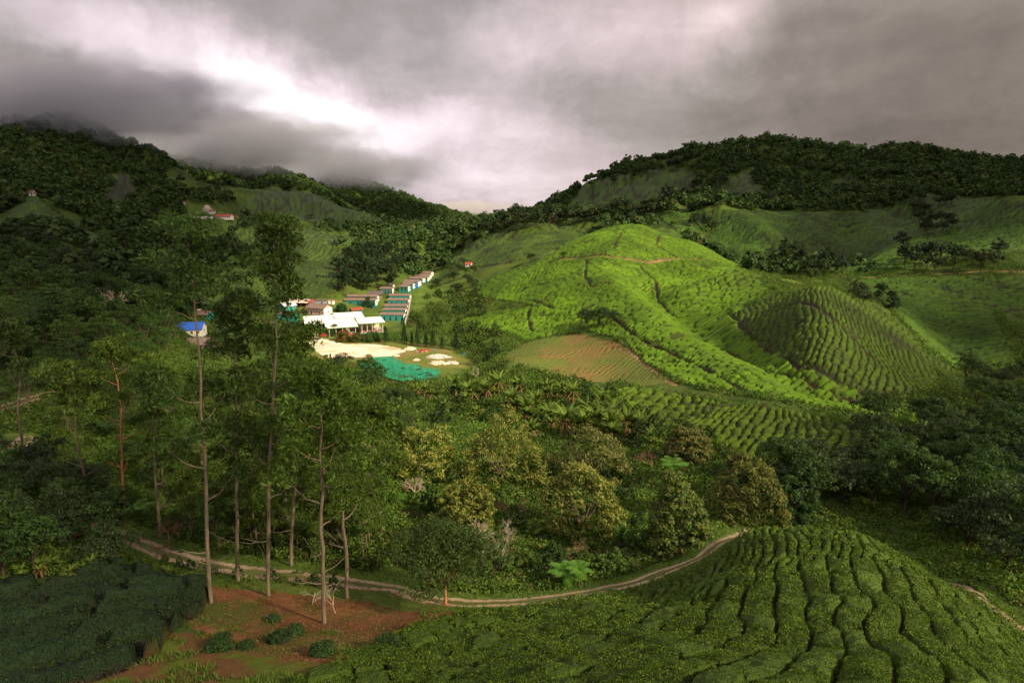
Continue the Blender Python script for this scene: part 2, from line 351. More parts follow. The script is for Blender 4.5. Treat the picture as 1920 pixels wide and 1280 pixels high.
def leaf_mat(name, trans=.3, rough=.55, spec=.2):
    m, t, out = new_mat(name)
    vc = t.new('ShaderNodeVertexColor'); vc.layer_name = 'Col'
    oi = t.new('ShaderNodeObjectInfo').outputs['Random']
    c = t.v('SCALE', vc.outputs[0], scale=t.m('ADD', .8, t.m('MULTIPLY', oi, .4)))
    p = t.new('ShaderNodeBsdfPrincipled'); t.l.new(c, p.inputs['Base Color']); p.inputs['Roughness'].default_value = rough; p.inputs['Specular IOR Level'].default_value = spec
    tr = t.new('ShaderNodeBsdfTranslucent'); t.l.new(t.v('MULTIPLY', c, (1.5, 1.6, .8)), tr.inputs[0])
    mx = t.new('ShaderNodeMixShader'); mx.inputs[0].default_value = trans
    t.l.new(p.outputs[0], mx.inputs[1]); t.l.new(tr.outputs[0], mx.inputs[2]); t.l.new(mx.outputs[0], out.inputs[0]); return m
M_leaf = leaf_mat('leaves'); M_leaf_far = leaf_mat('distant_foliage', .12, .8, .1)
def bark_mat(name, c1, c2, sc=3.0):
    m, t, out = new_mat(name); co = t.new('ShaderNodeTexCoord').outputs['Object']
    mp = t.v('MULTIPLY', co, (6, 6, .7)); a = t.noise(mp, sc*.4, 6, .7).outputs[0]
    principled(t, out, t.ramp(a, [(.3, c1), (.7, c2)]), .85, .15, bumpn(t, a, .6, .03)); return m
M_bark = bark_mat('grey_bark', (.06,.045,.03), (.27,.21,.14)); M_bark_o = bark_mat('orange_bark', (.22,.08,.03), (.50,.24,.10))
M_dead = bark_mat('dead_wood', (.22,.17,.12), (.48,.40,.30)); M_dark = bark_mat('dark_bark', (.035,.025,.018), (.10,.07,.05))
M_brush = bark_mat('brown_brush', (.10,.055,.035), (.26,.15,.09))
def plain(name, c, rough=.6, spec=.4, metal=0, vary=.25, sc=2.0):
    m, t, out = new_mat(name); co = t.new('ShaderNodeTexCoord').outputs['Object']
    a = t.noise(co, sc, 6, .65).outputs[0]
    principled(t, out, t.v('SCALE', t.ramp(a, [(0, c), (1, c)]), scale=t.m('ADD', 1-vary, t.m('MULTIPLY', a, 2*vary))), rough, spec, None, metal); return m

# ------------------------------------------------------------------ zones
# tracks, as survey polylines
def gpl(pts): return [tuple(gp(*p)[:2]) for p in pts]
PATHS = [gpl([(2060,1262,33),(1920,1187,33),(1850,1136,36),(1800,1098,38)]),
 gpl([(1415,996,56),(1390,1006,56),(1320,1040,51),(1240,1072,48),(1150,1100,46),(1060,1117,44),(960,1128,43),(880,1130),(800,1122),(740,1102),(650,1090),(560,1080),(470,1072),(390,1058),(300,1034),(240,1008),(190,985)]),
 gpl([(-60,900),(0,868),(25,845),(52,820)]), gpl([(-60,770),(0,766),(50,750),(110,735),(180,703),(232,684)])]
PICK = [gpl(q) for q in ([(1170,430),(1150,470),(1100,492),(1097,520),(1107,541),(1140,533),(1180,545)],[(1035,550),(1020,565),(992,582),(990,600),(1000,625)],[(1365,590),(1400,625),(1440,660),(1500,692),(1570,722)],[(1200,500),(1230,530),(1235,570),(1270,600)],[(1150,600),(1200,640),(1260,665),(1330,700),(1400,742)],[(1300,640),(1360,660),(1440,700),(1540,735),(1640,760)],[(900,585),(960,575),(1040,580)],[(1480,575),(1560,600),(1640,680)],[(1250,440),(1230,462),(1270,486)])]
ROADLINES = [(gpl([(1050,487),(1150,486),(1240,490),(1360,497)]), 1.3), (gpl([(1560,518),(1700,517),(1820,512),(1930,510)]), .8), (gpl([(450,408),(360,412)]), 2.0),(gpl([(560,578),(650,566),(700,560)]),2.0)]
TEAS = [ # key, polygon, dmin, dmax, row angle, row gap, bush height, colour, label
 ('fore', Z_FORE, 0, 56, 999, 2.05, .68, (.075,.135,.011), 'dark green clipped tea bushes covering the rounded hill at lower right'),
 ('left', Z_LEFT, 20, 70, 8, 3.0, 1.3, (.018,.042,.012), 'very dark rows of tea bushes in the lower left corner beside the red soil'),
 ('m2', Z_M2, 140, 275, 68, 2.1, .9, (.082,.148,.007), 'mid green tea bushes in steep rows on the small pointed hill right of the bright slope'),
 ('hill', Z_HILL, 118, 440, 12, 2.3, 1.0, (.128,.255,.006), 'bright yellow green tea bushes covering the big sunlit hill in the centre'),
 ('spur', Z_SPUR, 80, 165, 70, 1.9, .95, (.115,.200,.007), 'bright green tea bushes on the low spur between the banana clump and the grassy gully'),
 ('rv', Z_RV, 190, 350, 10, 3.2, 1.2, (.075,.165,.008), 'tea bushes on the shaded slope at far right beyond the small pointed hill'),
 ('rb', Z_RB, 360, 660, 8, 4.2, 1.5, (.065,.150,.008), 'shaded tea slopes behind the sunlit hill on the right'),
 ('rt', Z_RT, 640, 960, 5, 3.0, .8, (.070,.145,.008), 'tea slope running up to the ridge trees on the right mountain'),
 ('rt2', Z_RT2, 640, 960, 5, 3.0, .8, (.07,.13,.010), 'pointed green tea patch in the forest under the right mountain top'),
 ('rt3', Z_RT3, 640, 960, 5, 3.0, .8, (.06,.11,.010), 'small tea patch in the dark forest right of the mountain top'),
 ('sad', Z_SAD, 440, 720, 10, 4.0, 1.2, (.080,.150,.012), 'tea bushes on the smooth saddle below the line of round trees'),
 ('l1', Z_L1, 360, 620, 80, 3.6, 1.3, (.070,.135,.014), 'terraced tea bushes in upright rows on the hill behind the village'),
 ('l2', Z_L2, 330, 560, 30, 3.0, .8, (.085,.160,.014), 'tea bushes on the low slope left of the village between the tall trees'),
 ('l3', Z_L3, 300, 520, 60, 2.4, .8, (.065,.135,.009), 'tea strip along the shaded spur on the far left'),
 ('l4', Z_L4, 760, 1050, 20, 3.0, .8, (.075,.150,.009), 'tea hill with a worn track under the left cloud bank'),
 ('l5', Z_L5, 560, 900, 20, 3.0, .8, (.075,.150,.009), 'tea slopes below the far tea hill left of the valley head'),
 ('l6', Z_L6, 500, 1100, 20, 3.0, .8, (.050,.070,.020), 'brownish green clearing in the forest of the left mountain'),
]
def tea_pattern(x, y, ang, sp, s=0, cg=.55, cw=2.2, Lf=2.3):
    """distance (m) from the nearest furrow and a per-bush random number"""
    t = math.radians(ang)
    wx = x+fbm(x/9, y/9, 3, 40+s)*1.3; wy = y+fbm(x/9+7, y/9, 3, 50+s)*1.3
    wx = wx+fbm(x/45, y/45, 2, 60+s)*9; wy = wy+fbm(x/45+5, y/45, 2, 61+s)*9
    p = math.cos(t)*wx+math.sin(t)*wy; q = -math.sin(t)*wx+math.cos(t)*wy
    if ang == 999:      # rows that swing round the front hill
        xg = np.linspace(-80, 120, 801); th = np.radians(24+42*sstep(-10, 20, xg)+8*sstep(22, 40, xg)); f = np.concatenate([[0], np.cumsum(np.tan(th)[:-1]*.25)])
        wx = x+fbm(x/9, y/9, 3, 40+s)*.8; c = (y-np.interp(wx, xg, f))+fbm(x/7, y/7, 2, 50+s)*1.2; k = .62; q = c*k; tx = np.interp(wx, xg, th); p = wx*np.cos(tx)+y*np.sin(tx)
    q = q+(vnoise(p/1.6, q/sp*.7, 3+s)-.5)*.4*sp
    fi = np.floor(q/sp); fr = q/sp-fi; er = np.minimum(fr, 1-fr)*sp
    L = sp*Lf; pp = p/L+_h(fi.astype(np.int64), fi.astype(np.int64)*0+5, s)*9+(vnoise(q/1.1, p/3, 9+s)-.5)*.35
    if ang == 999: er = np.minimum(er, np.abs(fr-.5)*sp+(1-sstep(-4, 8, x)*sstep(31, 36, y+fbm(x/4, y/4, 2, 7)*4))*9)
    ci = np.floor(pp); cf = pp-ci; I = fi.astype(np.int64); J = ci.astype(np.int64)
    g0 = _h(I, J, 70+s) < cg; g1 = _h(I, J+1, 70+s) < cg
    ec = np.minimum(np.where(g0, cf, 9), np.where(g1, 1-cf, 9))*L
    wr = .75+.7*vnoise(p/3.1, q/sp, 12+s)
    return np.minimum(er/wr*1.0, ec*cw), _h(I, J, 99+s)
def tea_rough(x, y, k): return fbm(x/.45, y/.45, 2, 90+k)*.13+fbm(x/1.7, y/1.7, 2, 95+k)*.26-.04
# ------------------------------------------------------------------ the ground sheet
C_WILD = np.array((.050,.085,.014)); C_SOIL = np.array((.20,.088,.035))
def classify(x, y):
    """code: 0 ground, 1 path, 2 gravel, 3.. tea zones ; plus colours"""
    z = H(x, y); px, py = proj(x, y, z)
    code = np.zeros(np.shape(x), np.int16)
    px2 = px+fbm(x/6, y/6, 3, 21)*0; wj = 1.0
    jx = fbm(x/5, y/5, 3, 31)*np.clip(700/y, 1, 8); jy = fbm(x/5+9, y/5, 3, 33)*np.clip(400/y, 1, 6)
    for k, tz in enumerate(TEAS):
        mk = inpoly(px+jx, py+jy, tz[1]) & (y > tz[2]) & (y < tz[3]) & (code == 0)
        code[mk] = 3+k
    return z, px, py, code, jx, jy
def build_ground():
    A = np.linspace(-1.3, 1.3, 1400)
    L = np.concatenate([np.log(np.linspace(2.8, 12, 22)), np.arange(math.log(12.3), math.log(70), .0042), np.arange(math.log(70), math.log(128), .0042), np.arange(math.log(128), math.log(425), .0020), np.arange(math.log(425), math.log(600), .0044), np.arange(math.log(601), math.log(4100), .011)])
    L = np.unique(L); a, l = np.meshgrid(A, L); y = np.exp(l); x = a*y
    z, px, py, code, jx, jy = classify(x, y)
    nr, nc = x.shape
    col = np.empty(x.shape+(3,)); 
    n1 = fbm(x/18, y/18, 4, 1)[..., None]; n2 = fbm(x/4, y/4, 3, 2)[..., None]
    col[:] = C_WILD*(1+.5*n1+.4*n2)
    col += np.clip(fbm(x/25, y/25, 3, 77), 0, 1)[..., None]*np.array((.05,.05,.008))
    # grass verge along the track, red leaf litter, yard, gravel, ploughed field
    m = (inpoly(px+jx, py+jy, Z_SOIL) & (y < 60)); w = m[..., None]*1.0
    lit = sstep(-.35, .35, fbm(x/3.2, y/3.2, 4, 8))[..., None]
    col = np.where(m[..., None], C_SOIL*(.75+.6*n2)*lit+np.array((.07,.085,.015))*(1-lit), col)
    fl = (py > 1185) & (y < 45) & ~m; g = sstep(-.2, .35, fbm(x/2.5, y/2.5, 4, 14))[..., None]
    col = np.where((fl & (code == 0))[..., None], np.array((.085,.115,.014))*g+np.array((.12,.06,.022))*(1-g), col)
    yd = inpoly(px+jx, py+jy, Z_YARD) & (y > 200)
    g = sstep(-.3, .3, fbm(x/7, y/7, 4, 18))[..., None]
    col = np.where(yd[..., None], np.array((.20,.16,.05))*g+np.array((.11,.15,.025))*(1-g), col)
    gv = inpoly(px+jx*2, py+jy*.7, Z_GRAV) & (y > 200)
    g = sstep(-.55, .0, fbm(x/9, y/3, 4, 19))[..., None]
    col = np.where(gv[..., None], np.array((.80,.66,.50))*g*(.9+.2*n2)+np.array((.50,.36,.20))*(1-g), col)
    code[gv] = 2
    fd = inpoly(px+jx, py+jy, Z_FIELD) & (y > 165) & (y < 260)
    fr = (x*.80-y*.60)/1.9+fbm(x/12, y/12, 3, 4)*1.5; st = .5+.5*np.sin(fr*2*math.pi)
    bare = sstep(-.35, .30, fbm(x/16, y/16, 3, 6)+.34-np.abs(px-1060)/300)
    soilc = np.array((.23,.105,.048)); grc = np.array((.085,.115,.022))
    mixf = np.clip(.85*bare*(.55+.6*sstep(-.3,.3,fbm(x/3,y/3,3,71)))*(.05+1.0*sstep(.25,.75,st))+.05, 0, 1)[..., None]
    col = np.where(fd[..., None], soilc*mixf+grc*(1-mixf), col); z = z+np.where(fd, st*.22, 0)
    # earth showing round the edge of the lit field
    ed = distpl(x, y, gpl([(1165,640),(1190,665),(1230,695),(1265,722)])); e = (ed < .9) & (code == 0)
    col = np.where(e[..., None], np.array((.22,.14,.065)), col)
    # tracks : two wheel ruts with a grassy middle
    near = y < 160
    for pl in PATHS:
        d = np.full(x.shape, 99.0); d[near] = distpl(x[near], y[near], pl)
        d = d+fbm(x/2.2, y/2.2, 3, 88)*.35
        rut = (d > .45) & (d < 1.15) & (fbm(x/1.5, y/1.5, 3, 89) > -.42); mid = d <= .45
        pc = np.array((.40,.29,.18))*(.85+.3*n2)
        k = (d < 1.4)
        z = z-np.where(k, .06, 0); col = np.where(rut[..., None], pc, col)
        col = np.where(mid[..., None], np.array((.10,.11,.03)), col)
        vg = (d >= 1.35) & (d < 3.6) & (code == 0); col = np.where(vg[..., None], np.array((.075,.12,.018))*(1+.5*n2), col)
        code[k] = 1
    for pl, wd in ROADLINES:
        d = distpl(x, y, pl); k = d < wd
        col = np.where(k[..., None], np.array((.24,.15,.07))*(.9+.4*n2), col); code[k] = 0
    pk = np.full(x.shape, 99.0); mm = (code == 5) | (code == 6)
    for q in PICK: pk[mm] = np.minimum(pk[mm], distpl(x[mm], y[mm], q)+fbm(x[mm]/3, y[mm]/3, 3, 66)*.9)
    for k, tz in enumerate(TEAS):
        mk = code == 3+k
        if not mk.any(): continue
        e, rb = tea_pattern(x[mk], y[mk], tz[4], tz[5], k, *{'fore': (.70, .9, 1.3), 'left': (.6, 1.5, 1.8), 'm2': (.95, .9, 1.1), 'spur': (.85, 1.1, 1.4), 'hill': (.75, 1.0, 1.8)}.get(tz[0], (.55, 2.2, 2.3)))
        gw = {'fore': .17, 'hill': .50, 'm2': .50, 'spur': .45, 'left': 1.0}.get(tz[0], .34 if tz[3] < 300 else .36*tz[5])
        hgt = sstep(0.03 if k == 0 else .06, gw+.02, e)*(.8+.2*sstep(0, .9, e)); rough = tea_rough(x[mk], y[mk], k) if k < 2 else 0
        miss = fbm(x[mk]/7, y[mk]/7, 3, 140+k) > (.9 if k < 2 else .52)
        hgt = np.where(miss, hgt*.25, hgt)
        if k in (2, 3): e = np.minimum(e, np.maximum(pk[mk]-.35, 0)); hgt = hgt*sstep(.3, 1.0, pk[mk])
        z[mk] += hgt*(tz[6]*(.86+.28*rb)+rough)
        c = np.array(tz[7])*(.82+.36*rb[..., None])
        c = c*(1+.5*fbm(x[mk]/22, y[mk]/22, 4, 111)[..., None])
        soil = np.array((.030,.022,.012))  # soil and stems, with the shade between bushes put into the colour
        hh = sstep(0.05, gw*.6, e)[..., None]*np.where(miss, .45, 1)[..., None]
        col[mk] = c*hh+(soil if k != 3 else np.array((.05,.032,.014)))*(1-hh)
    md = (code == 0) & (y > 200) & (y < 620) & (px > 560) & (px < 1060); g = sstep(-.4, .5, fbm(x/13, y/13, 4, 300))[..., None]*.7
    col = np.where(md[..., None], col*(1-g)+np.array((.095,.135,.022))*g, col)
    col = np.clip(col, .003, .9)
    # vertex -> face codes
    idx = np.arange(nr*nc).reshape(nr, nc)
    F = np.stack([idx[:-1, :-1], idx[:-1, 1:], idx[1:, 1:], idx[1:, :-1]], -1).reshape(-1, 4)
    fc = np.maximum.reduce([code[:-1, :-1], code[:-1, 1:], code[1:, 1:], code[1:, :-1]]).reshape(-1)
    V = np.stack([x, y, z], -1).reshape(-1, 3); Cc = col.reshape(-1, 3)
    def emit(name, mask, mat, smooth=True):
        f = F[mask]; used = np.unique(f); rm = np.full(len(V), -1, np.int64); rm[used] = np.arange(len(used))
        return link(name, make_mesh(name, V[used], rm[f], mat, Cc[used], smooth=smooth))
    tag(emit('ground', fc == 0, M_ground), kind='structure')
    tag(emit('path', fc == 1, M_path), kind='structure')
    tag(emit('gravel_yard', fc == 2, M_path), kind='structure')
    for k, tz in enumerate(TEAS):
        if (fc == 3+k).any(): 
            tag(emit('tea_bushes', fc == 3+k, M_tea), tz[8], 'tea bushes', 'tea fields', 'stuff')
build_ground()
# ------------------------------------------------------------------ vegetation builders
def unit(v): return v/np.maximum(np.linalg.norm(v, axis=-1, keepdims=True), 1e-9)
def leaves(C, R, per, size, aspect=.38, seed=0, outw=.6, droop=0.0, col=(.04,.08,.015), var=.35, tip=None, tipz=.45, shell=.55):
    r = np.random.default_rng(seed); C = np.repeat(np.atleast_2d(C), per, 0); n = len(C)
    R = np.repeat(np.atleast_2d(R)*np.ones((len(C)//per, 3)), per, 0)
    d = unit(r.normal(size=(n, 3))); d[:, 2] = np.where(d[:, 2] < -.35, -d[:, 2], d[:, 2])
    rad = shell+(1-shell)*r.random((n, 1))**.6
    P = C+d*R*rad
    N = unit(d*outw+unit(r.normal(size=(n, 3)))*(1-outw)+np.array((0, 0, .25)))
    t = unit(np.cross(N, unit(r.normal(size=(n, 3))))); t[:, 2] -= droop; t = unit(t); b = unit(np.cross(N, t))
    s = size*(.45+1.2*r.random((n, 1))**1.5)
    V = np.stack([P-t*s*.5, P+b*s*.5*aspect, P+t*s*.5, P-b*s*.5*aspect], 1).reshape(-1, 3)
    cc = np.array(col)*(1+var*(r.random((n, 1))*2-1))*(1+.25*(np.repeat(r.random((n//per, 1)), per, 0)*2-1))
    if tip is not None:
        k = (d[:, 2:3] > tipz) & (r.random((n, 1)) < .75); cc = np.where(k, np.array(tip)*(.8+.4*r.random((n, 1))), cc)
    return V, np.repeat(cc, 4, 0)
def quads(n): return np.arange(n*4).reshape(-1, 4)
def tube(pts, rad, k=6):
    pts = np.asarray(pts, float); rad = np.asarray(rad, float); m = len(pts)
    tg = np.gradient(pts, axis=0); tg = unit(tg); ref = np.array((.31, .95, .05)); a = unit(np.cross(tg, ref)); b = np.cross(tg, a)
    th = np.arange(k)*2*math.pi/k
    V = pts[:, None]+rad[:, None, None]*(np.cos(th)[None, :, None]*a[:, None]+np.sin(th)[None, :, None]*b[:, None])
    V = V.reshape(-1, 3); i = np.arange(m-1)[:, None]*k; j = np.arange(k)[None]
    F = np.stack([i+j, i+(j+1) % k, i+k+(j+1) % k, i+k+j], -1).reshape(-1, 4); return V, F
class Acc:
    def __init__(s): s.V = []; s.F = []; s.C = []; s.n = 0
    def add(s, V, F, c=None):
        s.V.append(V); s.F.append(F+s.n); s.n += len(V)
        s.C.append(np.ones((len(V), 3))*(np.array((.5,.5,.5)) if c is None else c))
    def mesh(s, name, mat, smooth=False): return make_mesh(name, np.concatenate(s.V), np.concatenate(s.F), mat, np.concatenate(s.C), smooth=smooth)
def limb(acc, p0, p1, r0, r1, r, sag=.12, n=6, k=5):
    t = np.linspace(0, 1, n)[:, None]; L = np.linalg.norm(p1-p0)
    P = p0+(p1-p0)*t+np.array((0, 0, 1))*(np.sin(t*math.pi)*-sag*L)+r.normal(size=(n, 3))*L*.02*np.sin(t*math.pi)
    V, F = tube(P, r0+(r1-r0)*t[:, 0], k); acc.add(V, F)

def eucalyptus(top, seed, start=.35, rad=2.6, nc=60, leaf=.34, per=110, col=(.045,.085,.02), tr=.22, flat=.85, clump=1.0):
    """trunk + crown meshes for a slim tree; top is the tree top relative to the base"""
    r = np.random.default_rng(seed); top = np.array(top, float); Ht = top[2]; tk = Acc()
    t = np.linspace(0, 1, 14)[:, None]; wob = np.cumsum(r.normal(size=(14, 3))*.24, 0)*np.array((1, 1, 0))*t
    P = t*top+wob*np.sin(t*math.pi); P[0, 2] = -.8
    V, F = tube(P, tr*(1-t[:, 0])**.8+.03, 9); tk.add(V, F)
    cs = []; R = []
    ng = max(6, nc//6); skip = (.60, .78) if seed == 100 else (9, 9)
    for i in range(ng):
        f = start+(1-start)*((i+.6)/ng)**.62; f = min(f, .985); b = np.array([np.interp(f, t[:, 0], P[:, k]) for k in range(3)])
        u = (f-start)/(1-start); prof = rad*(.95-.60*u**2.2)*(.55+.5*r.random()); a = i*2.4+r.random()
        e = b+np.array((math.cos(a)*prof, math.sin(a)*prof, prof*.5))*(1 if u < .8 else .55); e[2] = min(e[2], Ht-.4)
        if skip[0] < f < skip[1]: continue
        limb(tk, b-(0, 0, .4), e, .07*(1-f)+.035, .02, r)
        for q in range(6 if u < .72 else 9):
            m = clump*(.50+.45*r.random())*(1 if u < .72 else 1.12); cs.append(e+r.normal(size=3)*np.array((.62, .62, .50))*clump); R.append((m, m, m*flat)); cs[-1][2] = min(cs[-1][2], Ht)
    for _ in range(4):      # bare lower limbs
        f = start*(.45+.5*r.random()); b = np.array([np.interp(f, t[:, 0], P[:, k]) for k in range(3)]); a = r.random()*6.28; L = 1.2+1.8*r.random()
        limb(tk, b, b+np.array((math.cos(a)*L, math.sin(a)*L, L*.45)), .05, .01, r, .05)
    Vc, Cc = leaves(np.array(cs), np.array(R), per, leaf, .30, seed+1, .35, .55, col, .45)
    return tk, (Vc, Cc)
def broad(h, w, seed, nc=90, per=70, leaf=.42, aspect=.45, col=(.045,.08,.014), tip=None, trunk=.18, low=.12, layered=0, droop=.1, lump=.2, r0=.20):
    """tree with a wide dome crown; returns trunk Acc and leaf arrays"""
    r = np.random.default_rng(seed); tk = Acc(); fork = h*(.18+.1*r.random()); b0 = np.array((0, 0, fork))
    V, F = tube(np.array([(0, 0, -.8), (.03*h*r.normal()*.3, 0, fork*.5), b0]), [trunk*1.25, trunk, trunk*.85], 8); tk.add(V, F)
    cs = []; R = []
    nl = 7; la = r.random(nl)*.6+np.arange(nl)*6.283/nl; lobes = []
    for i in range(nl):
        q = .30+.25*r.random(); lobes.append(np.array((math.cos(la[i])*w*.5*q*1.25, math.sin(la[i])*w*.5*q*1.25, h*(.50+.22*r.random()))))
    lobes.append(np.array((0, 0, h*.74)))
    for L in lobes: limb(tk, b0, L, trunk*.55, .03, r, -.05)
    for i in range(nc):
        L = lobes[i % len(lobes)]; d = unit(r.normal(size=3)); d[2] = abs(d[2])*1.0-.25 if r.random() < .8 else -.4*abs(d[2])
        e = L+d*np.array((w*.26, w*.26, h*.27))*(.75+.35*r.random())
        if layered: e[2] = round(e[2]/layered)*layered+r.normal()*.12
        e[2] = np.clip(e[2], h*low, h*.97)
        if i % 4 == 0: limb(tk, L*.7+b0*.3, e, .05, .01, r, -.03, 5, 4)
        m = w*r0*(.35+.45*r.random()); cs.append(e); R.append((m, m, m*(.35 if layered else .72)))
    return tk, leaves(np.array(cs), np.array(R), per, leaf, aspect, seed+1, .55, droop, col, .4, tip)
def dome(h, w, seed, nc=220, per=70, leaf=.34, aspect=.4, col=(.05,.09,.014), tip=None, trunk=.2, squash=.8):
    """bushy crown reaching almost to the ground, made of leaf clusters over a lumpy dome"""
    r = np.random.default_rng(seed); tk = Acc(); V, F = tube([(0,0,-.8),(.1,0,h*.15),(0,.1,h*.4)], [trunk*1.3, trunk, trunk*.6], 8); tk.add(V, F)
    for i in range(9):
        a = i*.7*2; e = np.array((math.cos(a)*w*.33, math.sin(a)*w*.33, h*(.45+.3*r.random()))); limb(tk, np.array((0,0,h*.12)), e, trunk*.5, .03, r, -.05)
    d = unit(r.normal(size=(nc, 3))); d[:, 2] = np.abs(d[:, 2])*1.15-.12; d = unit(d)
    ph = r.random(4)*6.28; lum = 1+.17*np.sin(d[:, 0]*4.2+ph[0])*np.cos(d[:, 1]*4.2+ph[1])+.10*np.sin(d[:, 2]*6+ph[2]+d[:, 0]*5)
    f = (.74+.26*r.random(nc)**.5)*lum; C = np.stack([d[:, 0]*w*.44*f, d[:, 1]*w*.44*f, h*.10+np.maximum(d[:, 2], -.05)*h*.84*f], 1)
    m = w*.072*(.6+.7*r.random(nc)); R = np.stack([m, m, m*squash], 1)
    return tk, leaves(C, R, per, leaf, aspect, seed+1, .5, .25, col, .4, tip, .35)
def tree_obj(name, base, parts, barkm, label, cat='tree', group=None, rz=0, s=1.0, leafm=None):
    root = empty(name, base, rz, s); tag(root, label, cat, group)
    tk, lv = parts
    link('trunk', tk.mesh('trunk', barkm, True), root)
    link('crown', make_mesh('crown', lv[0], quads(len(lv[0])//4), leafm or M_leaf, lv[1]), root)
    return root
def copy_thing(src, loc, rz=0, s=1.0, label=None, group=None, sz=None):
    r = src.copy(); SC.collection.objects.link(r); r.location = loc; r.rotation_euler = (0, 0, rz); r.scale = (s, s, sz or s)
    if label: r['label'] = label
    if group: r['group'] = group
    for c in src.children:
        k = c.copy(); SC.collection.objects.link(k); k.parent = r
        for g in c.children:
            q = g.copy(); SC.collection.objects.link(q); q.parent = k
    return r
class Kind:
    """a kind of tree: a few built variants, every further one a copy"""
    def __init__(s, name, builders, bark, cat='tree', leafm=None):
        s.name = name; s.b = builders; s.src = [None]*len(builders); s.bark = bark; s.cat = cat; s.r = random.Random(len(name)*7+3); s.lm = leafm
    def put(s, loc, scale, label, group=None, sz=None, v=None):
        v = s.r.randrange(len(s.b)) if v is None else v; rz = s.r.random()*6.28
        if s.src[v] is None:
            s.src[v] = tree_obj(s.name, loc, s.b[v](), s.bark, label, s.cat, group, rz, scale, s.lm); s.src[v].scale = (scale, scale, sz or scale); return s.src[v]
        return copy_thing(s.src[v], loc, rz, scale, label, group, sz)
def rel(o): return (o.x, o.y, o.z)
def sized(px, pyb, pyt, wpx, dmin=0, D=None):
    """base point, height and width in metres from where a thing stands in the survey photograph"""
    if D is None: g = gp(px, pyb, dmin)
    else:
        d = pxdir(px, pyb); x = d[0]/d[1]*D; g = Vector((x, D, float(H(x, D))))
    d1 = pxdir(px, pyt); zt = CAMZ+d1[2]/d1[1]*g.y
    return g, max(zt-g.z, .5), wpx*g.y/FPX

# ------------------------------------------------------------------ tall eucalyptus by the red clearing
EUC = [ # base px,py, top px,py, crown start, crown radius, clumps, colour, bark, label
 (395,1130,350,415,.24,2.9,78,(.030,.065,.018),'d','tall slim eucalyptus at the left end of the red clearing'),
 (502,1118,508,410,.26,3.0,82,(.042,.085,.018),'g','tallest eucalyptus with a pale forked trunk at the top edge of the red clearing'),
 (607,1168,602,690,.40,3.0,66,(.048,.100,.018),'g','eucalyptus with a pale straight trunk standing in the middle of the red clearing'),
 (650,1122,652,745,.40,2.4,48,(.050,.100,.018),'g','slender eucalyptus just right of the pale trunk in the red clearing'),
 (545,1062,556,622,.30,3.1,70,(.055,.110,.020),'g','bushy bright eucalyptus across the track behind the red clearing'),
 (445,1088,440,560,.36,3.0,60,(.035,.070,.018),'d','dark leafy eucalyptus between the two tallest eucalyptus'),
 (300,1010,285,690,.30,3.2,50,(.040,.085,.020),'d','eucalyptus with low leafy limbs at the bend of the dirt track on the left'),
 (234,962,200,640,.42,3.4,46,(.060,.110,.022),'o','eucalyptus with a bare orange trunk on the left side'),
 (166,942,130,690,.40,3.2,40,(.055,.100,.022),'g','thin tree with a leaning grey trunk left of the orange trunk'),
 (46,886,10,600,.45,3.6,44,(.035,.070,.020),'g','tree with a thick grey trunk beside the track at the left edge'),
 (690,985,698,748,.25,3.6,60,(.060,.115,.022),'g','leafy eucalyptus standing right of the tall group, below the green net'),
 (590,960,610,700,.22,4.4,80,(.060,.125,.022),'g','broad bright eucalyptus crown right behind the tall group'),
 (380,960,380,700,.30,3.8,56,(.045,.090,.020),'d','shaded eucalyptus behind the tallest two, left of them'),
]
BK = {'d': M_bark, 'g': M_bark, 'o': M_bark_o}
for i, (bx, by, tx, ty, st, rd, nc, cl_, bk, lb) in enumerate(EUC):
    g = gp(bx, by); d = pxdir(tx, ty); top = (d[0]/d[1]*g.y-g.x, 0, CAMZ+d[2]/d[1]*g.y-g.z)
    sc = g.y/50
    tree_obj('eucalyptus_tree', g, eucalyptus(top, 100+i*7, max(.2, st-.08), rd*1.12, int(nc*1.25), .36*max(1, sc), 95, tuple(np.array(cl_)*(1.5,1.3,.85)), .14, clump=1.12), BK[bk], lb, group='slim eucalyptus trees left of the village view')

# ------------------------------------------------------------------ flowering broad trees in the gully
FC = (.065,.110,.012); TIP = (.22,.22,.045)
BR = [ # px, py base, py top, width px, colour, tip, label
 (800,900,796,135,FC,TIP,'round tree with yellow flower sprays, leftmost of the upper row in the gully'),
 (940,905,786,172,FC,TIP,'widest tree with yellow flower sprays, in the middle of the gully'),
 (1112,900,806,160,(.045,.070,.016),(.15,.15,.04),'broad olive green tree right of the widest flowering tree'),
 (1290,862,800,95,(.06,.085,.018),(.20,.19,.05),'small yellowish tree at the foot of the low tea spur'),
 (1090,1003,866,158,(.055,.095,.014),TIP,'tall tree with pale yellow sprays above the brown dead shrubs'),
 (872,995,903,120,FC,TIP,'small flowering tree above the two bare grey trees'),
 (1272,1028,893,128,(.052,.095,.014),(.13,.155,.03),'rounded olive tree above the bend where the track leaves the gully'),
 (1402,975,852,150,(.055,.090,.014),(.15,.15,.035),'large brownish green tree just behind the crest of the front tea hill'),
 (1485,978,868,95,(.030,.065,.014),None,'plain green tree right of the brownish tree behind the front tea hill'),
]
for i, (px, pb, pt, w, c, tp, lb) in enumerate(BR):
    g, h, wd = sized(px, pb, pt, w)
    tree_obj('flowering_tree', g, dome(h, wd*1.08, 300+i*3, 260, 60, .40, .36, c, tp), M_bark, lb, group='broad trees in the gully')
g, h, wd = sized(835,1132,985,190)
tree_obj('spreading_tree', g, broad(h, wd*1.15, 390, 190, 80, .26, .4, (.050,.085,.016), None, .13, .14), M_bark_o, 'dark spreading tree with a forked orange trunk beside the track')

